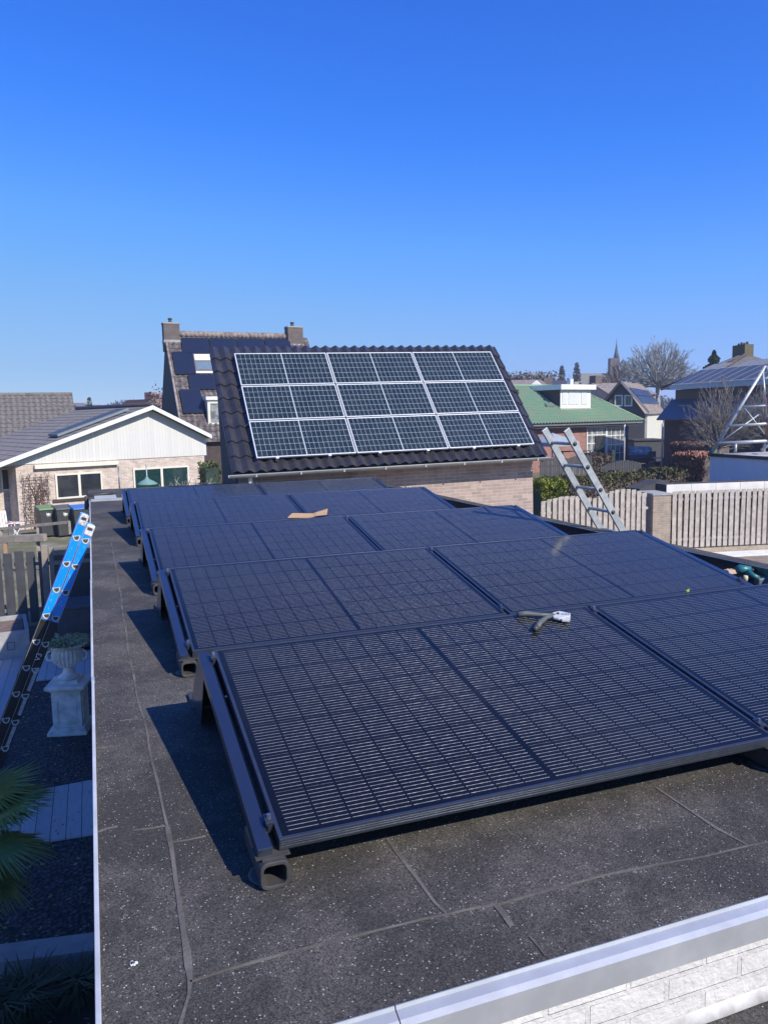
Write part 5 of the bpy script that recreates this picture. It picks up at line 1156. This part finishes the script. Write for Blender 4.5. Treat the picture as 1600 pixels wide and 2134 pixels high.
# dormer
fy = F.onp(1200, 853, (0,0,ze), nn).y
w = F.rect(1167, 812, 1230, 848, fy-.0)
D = MB().box(w[0], fy, w[1]-.1, w[2], ry, w[3]).build('dormer', m_white, t)
MB().box(w[0]-.25, fy-.30, w[3], w[2]+.25, ry+.6, w[3]+.36).build('dormer_roof', m_white, D)
for a, b in ((1171,1181), (1184,1206), (1210,1222)):
    q = F.rect(a, 818, b, 843, fy); MB().box(q[0], fy-.03, q[1], q[2], fy-.002, q[3]).build('pane', mat('white_blind_pane', (.66,.67,.66), .4, c2=(.58,.60,.60)) if a == 1171 else bpy.data.materials['white_blind_pane'], D)
MB().box(w[0]-.03, fy-.12, w[1]-.45, w[2]+.03, fy-.001, w[1]-.12).build('apron', mat('lead_apron', (.5,.53,.48), .7), D)
q = F.rect(1131, 818, 1166, 846, fy+1.0); MB().add([(w[0]-.012, fy, w[1]), (w[0]-.012, ry, w[3]), (w[0]-.012, fy, w[3])], [(0,1,2)]).build('cheek', m_darkwall, D)
MB().slab([F.onp(u, v, (0,0,ze), nn) for u, v in ((1132,843),(1146,843),(1154,850),(1138,850))], nn, .10, .06).build('skylight', mat('greenish_grey_glass', (.16,.22,.20), .3), t)
for u, v in ((1078,822), (1127,816)):
    q = F.onp(u, v, (0,0,ze), nn); MB().tube([q, q+Vector((0,0,.35))], .09, 8).build('roof_vent', m_darkwall, t)
MB().tube([F.loc(at(1301,885,55)), F.loc(at(1300,960,55))], .05, 6).build('downpipe', m_white, t)
# parasol, patio set, post, car
c = at(1150, 950, 44); t = thing('patio_parasol', 'pale grey square parasol open beside the garage corner', 'parasol', (c.x, c.y, 0), .3)
mb = MB(); R1 = 1.05; zt, zb = 3.35, 2.75; zt, zb = 2.95, 2.45; mb.add([(-R1,-R1,zb),(R1,-R1,zb),(R1,R1,zb),(-R1,R1,zb),(0,0,zt)]+[(x,y,zb-.22) for x,y in ((-R1,-R1),(R1,-R1),(R1,R1),(-R1,R1))], [(0,1,4),(1,2,4),(2,3,4),(3,0,4),(5,6,1,0),(6,7,2,1),(7,8,3,2),(8,5,0,3)])
mb.build('canopy', mat('pale_canvas', (.34,.37,.40), .8, c2=(.28,.31,.34), scale=2), t); MB().tube([(0,0,0),(0,0,zt)], .04, 8).build('pole', m_alu_d, t)
for k in range(4): a = PI/4+k*PI/2; MB().tube([(0,0,zt-.02),(R1*1.40*math.cos(a),R1*1.40*math.sin(a),zb-.02)], .02, 5).build('rib', m_plastic, t)
c = at(1200, 955, 44); t = thing('garden_swing', 'black framed garden swing seat with white cushions left of the white windows', 'swing', (c.x, c.y, 0), -.2)
mb = MB()
for s_ in (-.85, .85): mb.tube([(s_,-.5,0),(s_*.95,0,1.9),(s_,.5,0)], .04, 6)
mb.build('frame', m_plastic, t); MB().tube([(-.9,0,1.9),(.9,0,1.9)], .04, 6).build('top_bar', m_plastic, t)
MB().box(-.7,-.25,.45,.7,.25,.58).build('seat', m_cream, t, bevel=.03); MB().box(-.7,.2,.58,.7,.3,1.1).build('backrest', m_cream, t, bevel=.03)
def pt(u, d): p = at(u, 960, d); return Vector((p.x, p.y, 0.03))
t = thing('patio_chair', 'white garden chair with its back turned on the far patio', 'chair', pt(1345, 57), .4)
MB().box(-.3,-.3,.42,.3,.3,.5).build('seat', m_white, t, bevel=.02); MB().obox((0,.3,.85), (.6,0,0), (0,.05,0), (0,.08,.75)).build('backrest', m_white, t, bevel=.02)
for a in (-.26, .26):
    for b in (-.26, .26): MB().tube([(a,b,0),(a,b,.42)], .025, 6).build('leg', m_plastic, t)
t = thing('patio_chair', 'dark wicker chair between the white chair and the patio table', 'chair', pt(1364, 56), .1)
MB().box(-.35,-.35,.06,.35,.35,.45).build('seat', m_kwood, t, bevel=.03); MB().box(-.35,.25,.45,.35,.36,1.15).build('backrest', m_kwood, t, bevel=.03)
t = thing('patio_table', 'dark patio table with a pale top beside the thin post', 'table', pt(1385, 55), .1)
MB().box(-.7,-.5,.72,.7,.5,.77).build('top', m_conc, t)
for a in (-.6, .6):
    for b in (-.4, .4): MB().box(a-.04,b-.04,0,a+.04,b+.04,.72).build('leg', m_kwood, t)
t = thing('slim_post', 'tall slim grey post at the left corner of the dark brick house', 'post', pt(1378, 51)); MB().tube([(0,0,0),(0,0,3.2),(0,0,3.22)], [.06,.06,.05], 8).build('pole', m_alu_d, t)
t = thing('bird_post', 'thin white post standing on the patio by the garden doors', 'post', pt(1300, 52)); MB().tube([(0,0,0),(0,0,2.3),(0,0,2.32)], [.03,.03,.02], 8).build('pole', m_white, t)
t = thing('mossy_post', 'thick mossy wooden post left of the pink patio', 'post', pt(1275, 51)); MB().box(-.12,-.12,0,.12,.12,1.55).build('shaft', m_leaf_c, t, bevel=.02)
def car(name, label, u, d, rz, mbody):
    c = at(u, 900, d); t = thing(name, label, 'car', (c.x, c.y, 0), rz, None)
    prof = [(-2.1,.35),(-2.15,.75),(-1.95,.95),(-1.2,1.02),(-.6,1.42),(.7,1.45),(1.5,1.05),(2.1,.95),(2.15,.4)]
    MB().prism(prof, -.85, .85).build('body', mbody, t, bevel=.08, fix=True)
    for s_ in (-.856, .84): MB().prism([(-1.0,1.03),(-.55,1.36),(.62,1.38),(1.25,1.05)], s_, s_+.016).build('side_window', m_win, t, fix=True)
    MB().obox((-.92,0,1.22), (.62,0,.40), (0,1.45,0), (-.01,0,.02)).build('windscreen', m_winlit, t)
    for x in (-1.35, 1.35):
        for s_ in (-.86, .66): w = MB().tube([(x,s_,.32),(x,s_+.2,.32)], .32, 16).build('tyre', m_plastic, t); MB().tube([(x,s_-.006,.32),(x,s_+.206,.32)], .19, 12).build('rim', m_alu_d, w)
    return t
car('parked_car', 'dark car with a silvery windscreen parked beyond the patio', 1366, 66, -1.2, mat('black_car_paint', (.02,.022,.03), .25, coat=1))
c = at(1336, 930, 56); 
car('parked_car', 'blue car half hidden between the green roofed bungalow and the brick house', 1331, 58, 1.0, mat('blue_car_paint', (.012,.022,.045), .35, coat=.3))
t = thing('yard_shed', 'dark garden shed in the gap left of the dark brick house', 'shed', pt(1346, 62), -.3)
MB().box(-1.0,0,0,1.4,2.5,1.7).build('wall', m_kwood, t); MB().box(-1.1,-.1,1.7,1.5,2.6,1.8).build('roof', m_darkwall, t)

# ============================================================ dark brick house with blue lean-to and thermal panels
F = Fr(at(1372, 874, 52), at(1640, 878, 41)); zl = F.xz(1500, 876)[1]
t = thing('dark_brick_house', 'large dark brick house with a blue lean-to roof and hipped tiled roof', 'house', F.o, F.rz); DH = t
xw = F.xz(1383, 900, .5)[0]; W_ = F.w+3
MB().box(xw, .5, 0, W_, .7, zl+.02).build('lower_wall', m_dbrick, t); MB().box(xw, .7, 0, xw+.2, 9, zl).build('side_wall', m_dbrick, t)
m_blueroof = mat('blue_grey_metal_roof', (.075,.10,.145), .5, .0, c2=(.06,.085,.12), scale=.6)
yb = 2.2; up = F.xz(1408, 850, yb); zt = F.onp(1410, 835, (0,yb,0), (0,1,0)).z
xu = F.xz(1405, 830, yb)[0]
dnl = [Vector((-.25,0,zl)), Vector((W_,0,zl)), Vector((W_,yb,zt)), Vector((xu-.3,yb,zt))]
MB().slab(dnl, (0,-.3,1), .08, 0).build('lean_to_roof', m_blueroof, t)
MB().add([(-.25,0,zl+.06),(xu-.3,yb,zt+.06),(xu-.3,yb+3.2,zt+.06),(-.25,yb+3.2,zl+.06)], [(0,1,2,3)]).build('lean_to_side', mat('pale_blue_metal_roof', (.20,.29,.42), .5), t)
z8 = F.onp(1405, 812, (0,yb-.5,0), (0,1,0)).z
MB().box(xu, yb+.05, zt-.2, W_, yb+.25, z8).build('upper_wall', mat('grey_rendered_wall', (.11,.10,.10), .9, c2=(.14,.115,.10), scale=.7), t); MB().box(xu, yb+.25, zt-.2, xu+.2, yb+7, z8).build('upper_side_wall', bpy.data.materials['grey_rendered_wall'], t)
# hip roof above
ap = F.onp(1556, 738, (0, yb+5, 0), (0,1,0)); lf = Vector((xu-.9, yb-.5, z8+.05)); rt = Vector((ap.x*2-lf.x, yb-.5, z8+.05)); bk = Vector((lf.x, yb+11, lf.z)); ap2 = Vector((ap.x, ap.y, ap.z)); rb = Vector((rt.x, bk.y, rt.z))
fd = Vector((0, lf.y-ap2.y, lf.z-ap2.z)); 
o = tiles('roof', (lf.x, ap2.y, ap2.z), (1,0,0), fd, rt.x-lf.x, fd.length, .30, .36, m_tile_k, t, amp=.05, step=.035)
bm = bmesh.new(); bm.from_mesh(o.data); fn_ = Vector((1,0,0)).cross(fd.normalized())
for e_, sg in ((lf-ap2, -1), (rt-ap2, 1)):
    hn = e_.normalized().cross(fn_).normalized(); hn = hn if hn.x*sg > 0 else -hn
    bmesh.ops.bisect_plane(bm, geom=bm.verts[:]+bm.edges[:]+bm.faces[:], plane_co=ap2, plane_no=hn, clear_outer=True)
bm.to_mesh(o.data); bm.free()
MB().slab([lf, bk, ap2], (-1,0,1), .04, 0).build('hip_roof', m_tile_k, t); MB().slab([rt, rb, ap2], (1,0,1), .04, 0).build('hip_roof', m_tile_k, t)
MB().tube([ap2+Vector((0,0,.05)), rt+Vector((0,0,.05))], .14, 8).build('ridge', m_tile_k, t); MB().tube([ap2+Vector((0,0,.05)), lf+Vector((0,0,.05))], .12, 8).build('ridge', m_tile_k, t)
q = F.rect(1534, 719, 1560, 745, ap2.y); c = MB().box(q[0], ap2.y-.35, q[1]-.6, q[2], ap2.y+.35, q[3]).build('chimney', mat('mossy_chimney_brick', (.10,.085,.07), .9, c2=(.15,.13,.06), scale=1.2), t)
for i in range(4): MB().tube([(q[0]+.2+i*.28, ap2.y, q[3]), (q[0]+.2+i*.28, ap2.y, q[3]+.14+.05*(i%2))], .08, 8).build('chimney_pot', m_plastic, c)
# row of thermal panels on slanted frame
zb = F.onp(1500, 806, (0, yb-.6, 0), (0,1,0)).z; ztp = F.onp(1520, 766, (0, yb+1.6, 0), (0,1,0)).z
sd = Vector((0, 2.2, ztp-zb)); nn = Vector((0, -(ztp-zb), 2.2)).normalized(); xs0 = F.xz(1403, 811, yb-.6)[0]
m_thp = mat('grey_blue_collector_glass', (.12,.135,.155), .5, c2=(.09,.105,.125), scale=.8, coat=.15); sh = .9
for i in range(9):
    x = xs0+i*.98; t2 = thing('thermal_panel', '%s grey blue slanted collector counted from the left on the dark brick house' % ['first','second','third','fourth','fifth','sixth','seventh','eighth','ninth'][i], 'solar collector', F.o, F.rz, 'slanted collectors on the dark brick house')
    b0 = Vector((x, yb-.6, zb)); q = [b0, b0+Vector((.94,0,0)), b0+Vector((.94+sh,0,0))+sd*.72, b0+Vector((sh,0,0))+sd*.72]
    MB().slab(q, nn, .08, .30).build('frame', m_gframe, t2); cc = sum(q, Vector())/4; MB().slab([cc+(p-cc)*.94 for p in q], nn, .004, .382).build('glass', m_thp, t2)
mb = MB().slab([Vector((xs0+sh, yb-.6, zb))+sd*.74, Vector((xs0+sh+2.0, yb-.6, zb))+sd*.74, Vector((xs0+sh+2.3, yb-.6, zb))+sd*1.0, Vector((xs0+sh+.5, yb-.6, zb))+sd*1.0], nn, .06, .30); mb.build('roof_board', m_conc, DH)
mb = MB().slab([Vector((xs0+sh+3.4, yb-.6, zb))+sd*.74, Vector((xs0+sh+9, yb-.6, zb))+sd*.74, Vector((xs0+sh+9.3, yb-.6, zb))+sd*1.0, Vector((xs0+sh+3.8, yb-.6, zb))+sd*1.0], nn, .06, .30); mb.build('roof_board', m_conc, DH)
MB().box(xs0-.3, yb-.7, zb-.02, xs0+10, yb-.6, zb+.28).build('gutter', mat('pale_blue_gutter', (.42,.52,.60), .5), DH)

# bare garden shrub in front of it
random.seed(5)
m_tw2 = mat('grey_brown_twig', (.26, .235, .21), .9, c2=(.17, .15, .135), scale=3)
c = at(1497, 945, 34); zf_ = at(1497, 915, 34).z; zt_ = at(1497, 800, 34).z
dome_tree('bare_garden_tree', 'leafless many stemmed garden tree in front of the blue lean-to roof', (c.x, c.y, 0), max(.5, zf_-.4), zt_, 2.7, .075, m_tw2, 58, tk=.26)
c = at(1590, 945, 34); dome_tree('bare_garden_tree', 'leafless tree partly behind the tubes at the right edge', (c.x, c.y, 0), max(.5, zf_), zt_-.1, 2.2, .07, m_tw2, 40, tk=.26)

# ============================================================ farther houses and the church
F = Fr(at(1264, 838, 74), at(1352, 852, 72.5)); t = thing('grey_gabled_house', 'dark gabled house with two small white windows and blue solar roof', 'house', F.o, F.rz)
p0 = F.xz(1258, 843); p1 = F.xz(1294, 795); p2 = F.xz(1350, 860); m_gg = mat('dark_grey_gable', (.085,.08,.08), .9, c2=(.10,.09,.09), scale=1)
MB().prism([(p0[0]+.2,0),(p2[0]-.3,0),(p2[0]-.3,p2[1]-.1),(p1[0],p1[1]-.1),(p0[0]+.2,p0[1]-.1)], 0, .2).build('gable_wall', m_gg, t, fix=True)
for a, b in ((1280,1297), (1300,1317)): window(t, F, (a, 823, b, 847), 0, m_white, m_win, 1, 1, fw=.12)
Lh = 16.0; A_ = Vector((p1[0], -.3, p1[1])); 
tiles('roof', (p1[0], -.3, p1[1]), (0,1,0), Vector((p2[0]-p1[0],0,p2[1]-p1[1])), Lh, math.hypot(p2[0]-p1[0], p2[1]-p1[1])+.2, .3, .38, m_tile_b, t, amp=.04)
MB().slab([Vector((p1[0],-.3,p1[1])), Vector((p0[0]-.2,-.3,p0[1])), Vector((p0[0]-.2,Lh,p0[1])), Vector((p1[0],Lh,p1[1]))], (-1,0,1), .08).build('roof', m_tile_b, t)
mb = MB(); mb.bar(Vector((p1[0],-.33,p1[1]+.02)), Vector((p2[0]+.1,-.33,p2[1]+.02)), .08, .22); mb.build('verge', m_conc, t); MB().bar(Vector((p1[0],-.33,p1[1]+.02)), Vector((p0[0]-.2,-.33,p0[1]+.02)), .08, .22).build('verge', m_darkwall, t)
dr_ = Vector((p2[0]-p1[0],0,p2[1]-p1[1])); nr2 = Vector((-dr_.z,0,dr_.x)).normalized()
for a, b in ((.22,.46),(.48,.72)):
    MB().slab([A_+dr_*a+Vector((0,.9,0)), A_+dr_*b+Vector((0,.9,0)), A_+dr_*b+Vector((0,Lh,0)), A_+dr_*a+Vector((0,Lh,0))], nr2, .06, .10).build('solar_field', mat('deep_blue_panel', (.02,.035,.10), .35, c2=(.025,.04,.11), coat=.5) if a < .3 else bpy.data.materials['deep_blue_panel'], t)
MB().box(p2[0]-.3, .2, 0, p2[0]-.1, Lh, p2[1]-.1).build('side_wall', m_cream, t)
F = Fr(at(1212, 822, 92), at(1268, 822, 88)); t = thing('pink_gabled_house', 'pink brick gable with one tall chimney behind the green roof', 'house', F.o, F.rz)
a = F.xz(1232, 800); b = F.xz(1268, 824); c = F.xz(1200, 812)
MB().prism([(c[0],0),(b[0],0),(b[0],b[1]),(a[0]+.2,a[1]),(c[0],c[1])], 0, 7).build('wall', m_pink, t, fix=True); q = F.rect(1223, 783, 1236, 806); MB().box(q[0], .3, q[1]-1, q[2], 1.2, q[3]).build('chimney', m_ch, t)
MB().slab([Vector((a[0],-.1,a[1])), Vector((a[0],7,a[1])), Vector((b[0]+.2,7,b[1])), Vector((b[0]+.2,-.1,b[1]))], (1,0,1.5), .12).build('roof', m_tile_b, t); MB().slab([Vector((a[0],-.1,a[1])), Vector((a[0],7,a[1])), Vector((c[0],7,c[1])), Vector((c[0],-.1,c[1]))], (-1,0,1.5), .12).build('roof', m_tile_k, t)
t = thing('white_dormer_house', 'flat white dormer block peeping over the green roof dormer', 'house', gl(1198, 805, 86)); q = at(1198, 797, 86).z
MB().box(-1.1,0,0,.9,3,q-.5).build('wall', m_white, t); MB().box(-.3,.5,q-.5,.1,1.2,q+.4).build('chimney', m_white, t); MB().box(.25,.5,q-.5,.8,1.2,q+.1).build('chimney', m_conc, t); MB().box(-3.6,.2,0,-1.15,3,q-.2).build('side_wing', m_darkwall, t)
t = thing('small_roofed_house', 'brown roofed house with a white gable peeping over the green roof', 'house', gl(1095, 805, 90), -.2); q = at(1095, 797, 90).z
MB().box(-2.6,0,0,2.6,5,q-.6).build('wall', m_red, t); MB().prism([(-.2,q-.6),(5.2,q-.6),(2.5,q+.4)], -2.8, 2.8, 'yz').build('roof', m_tile_b, t, fix=True); MB().prism([(.2,q-.55),(2.2,q-.55),(1.2,q+.25)], -.25, -.1).build('gable', m_white, t, fix=True); MB().box(2.9,2,q-.8,3.9,2.6,q+.6).build('chimney', m_ch, t)
t = thing('dark_roofed_house', 'low dark roofed house left of the white dormer in the distance', 'house', gl(1166, 803, 95), -.2); q = at(1166, 795, 95).z
MB().box(-1.8,0,0,1.6,5,q-.6).build('wall', m_dbrick, t); MB().prism([(-.2,q-.6),(5.2,q-.6),(2.5,q+.2)], -2, 1.8, 'yz').build('roof', m_tile_k, t, fix=True)
mk = mat('slate_grey_spire', (.10,.11,.13), .8); mc_ = mat('grey_church_roof', (.22,.21,.18), .9, c2=(.18,.17,.15)); mtw = mat('brown_church_tower', (.16,.13,.12), .9)
dC = 230
F = Fr(at(1196, 803, dC), at(1300, 801, dC)); t = thing('village_church', 'distant village church with a slender needle spire and long grey nave', 'church', F.o, F.rz)
n0 = F.xz(1197, 803); n1 = F.xz(1213, 776); n2_ = F.xz(1276, 776); MB().add([(n0[0],0,0),(n2_[0],0,0),(n2_[0],0,n0[1]),(n0[0],0,n0[1]),(n1[0],5,n1[1]),(n2_[0],5,n2_[1]),(n0[0],10,n0[1]),(n2_[0],10,n0[1]),(n0[0],10,0),(n2_[0],10,0)], [(0,1,2,3),(3,2,5,4),(3,4,6),(6,4,5,7),(0,3,6,8),(8,6,7,9),(1,9,7,5,2)]).build('nave', mc_, t)
q = F.rect(1271, 746, 1290, 800, 3); MB().box(q[0], 3, 0, q[2], 5.6, q[3]).build('tower', mtw, t)
cx = (F.xz(1284, 745, 4)[0]); z0 = q[3]; z1 = F.xz(1284, 712, 4)[1]; MB().lathe([(.9,0),(.55,1.6),(.28,3.2),(.06,z1-z0)], (cx, 4.2, z0), 8).build('spire', mk, t); MB().tube([(cx,4.2,z1-.2),(cx,4.2,z1+1.0)], .07, 6).build('weather_cross', mk, t)
xq, zq = F.xz(1213, 776); mb = MB(); mb.tube([(xq,5,zq-.1),(xq,5,zq+1.9)], .09, 5); mb.bar((xq-.45,5,zq+1.3), (xq+.45,5,zq+1.3), .12, .16); mb.build('ridge_cross', mk, t)
# trees on the right skyline
random.seed(31)
def zat(u, v, d): return at(u, v, d).z
dome_tree('bare_oak', 'great domed leafless tree on the right skyline beside the spire', gl(1370, 800, 108), zat(1370,806,108), zat(1370,713,108), 9.8, .34, m_twig, 95)
dome_tree('bare_oak', 'smaller brown leafless tree in front of the church tower', gl(1297, 800, 116), zat(1297,815,116), zat(1297,746,116), 4.6, .18, m_twig_b, 40)
dome_tree('bare_tree', 'brown leafless tree right of the distant pink chimney', gl(1262, 810, 100), zat(1262,835,100), zat(1262,782,100), 4.0, .14, m_twig_b, 40)
dome_tree('bare_tree', 'low leafless tree in front of the church nave', gl(1243, 812, 112), zat(1243,830,112), zat(1243,788,112), 3.2, .12, m_twig_b, 30)
dome_tree('bare_tree', 'faint small leafless tree left of the conifer', gl(1445, 812, 130), zat(1445,830,130), zat(1445,775,130), 4.4, .12, m_twig, 26)
p = gl(1170, 800, 150); tree_cards('poplar_tree', 'left one of the two slim grey poplars near the church', p, at(1171, 763, 150).z, 2.1, 1500, mat('grey_poplar_twig', (.20,.22,.22), .9, c2=(.15,.17,.17), scale=.5), .34, 'poplar')
p = gl(1201, 800, 150); tree_cards('poplar_tree', 'right one of the two slim grey poplars near the church', p, at(1201, 757, 150).z, 2.1, 1700, bpy.data.materials['grey_poplar_twig'], .34, 'poplar')
p = gl(1485, 800, 84); tree_cards('conifer_tree', 'dark blue green conifer tip behind the dark house roof', p, at(1485, 732, 84).z, 6.4, 9000, m_leaf_c, .22, 'cone', lo=.3)

# ============================================================ air
hz = MB().box(-320, -60, -1.3, 420, 420, 30).build('haze', bpy.data.materials.new('haze_air')); tag(hz, kind='stuff')
hm = bpy.data.materials['haze_air']; hm.use_nodes = True; hn_ = hm.node_tree; hn_.nodes.clear()
pv = hn_.nodes.new('ShaderNodeVolumePrincipled'); pv.inputs['Color'].default_value = (.80, .88, 1.0, 1); pv.inputs['Density'].default_value = .0008; pv.inputs['Anisotropy'].default_value = .2
mo = hn_.nodes.new('ShaderNodeOutputMaterial'); hn_.links.new(pv.outputs[0], mo.inputs['Volume'])
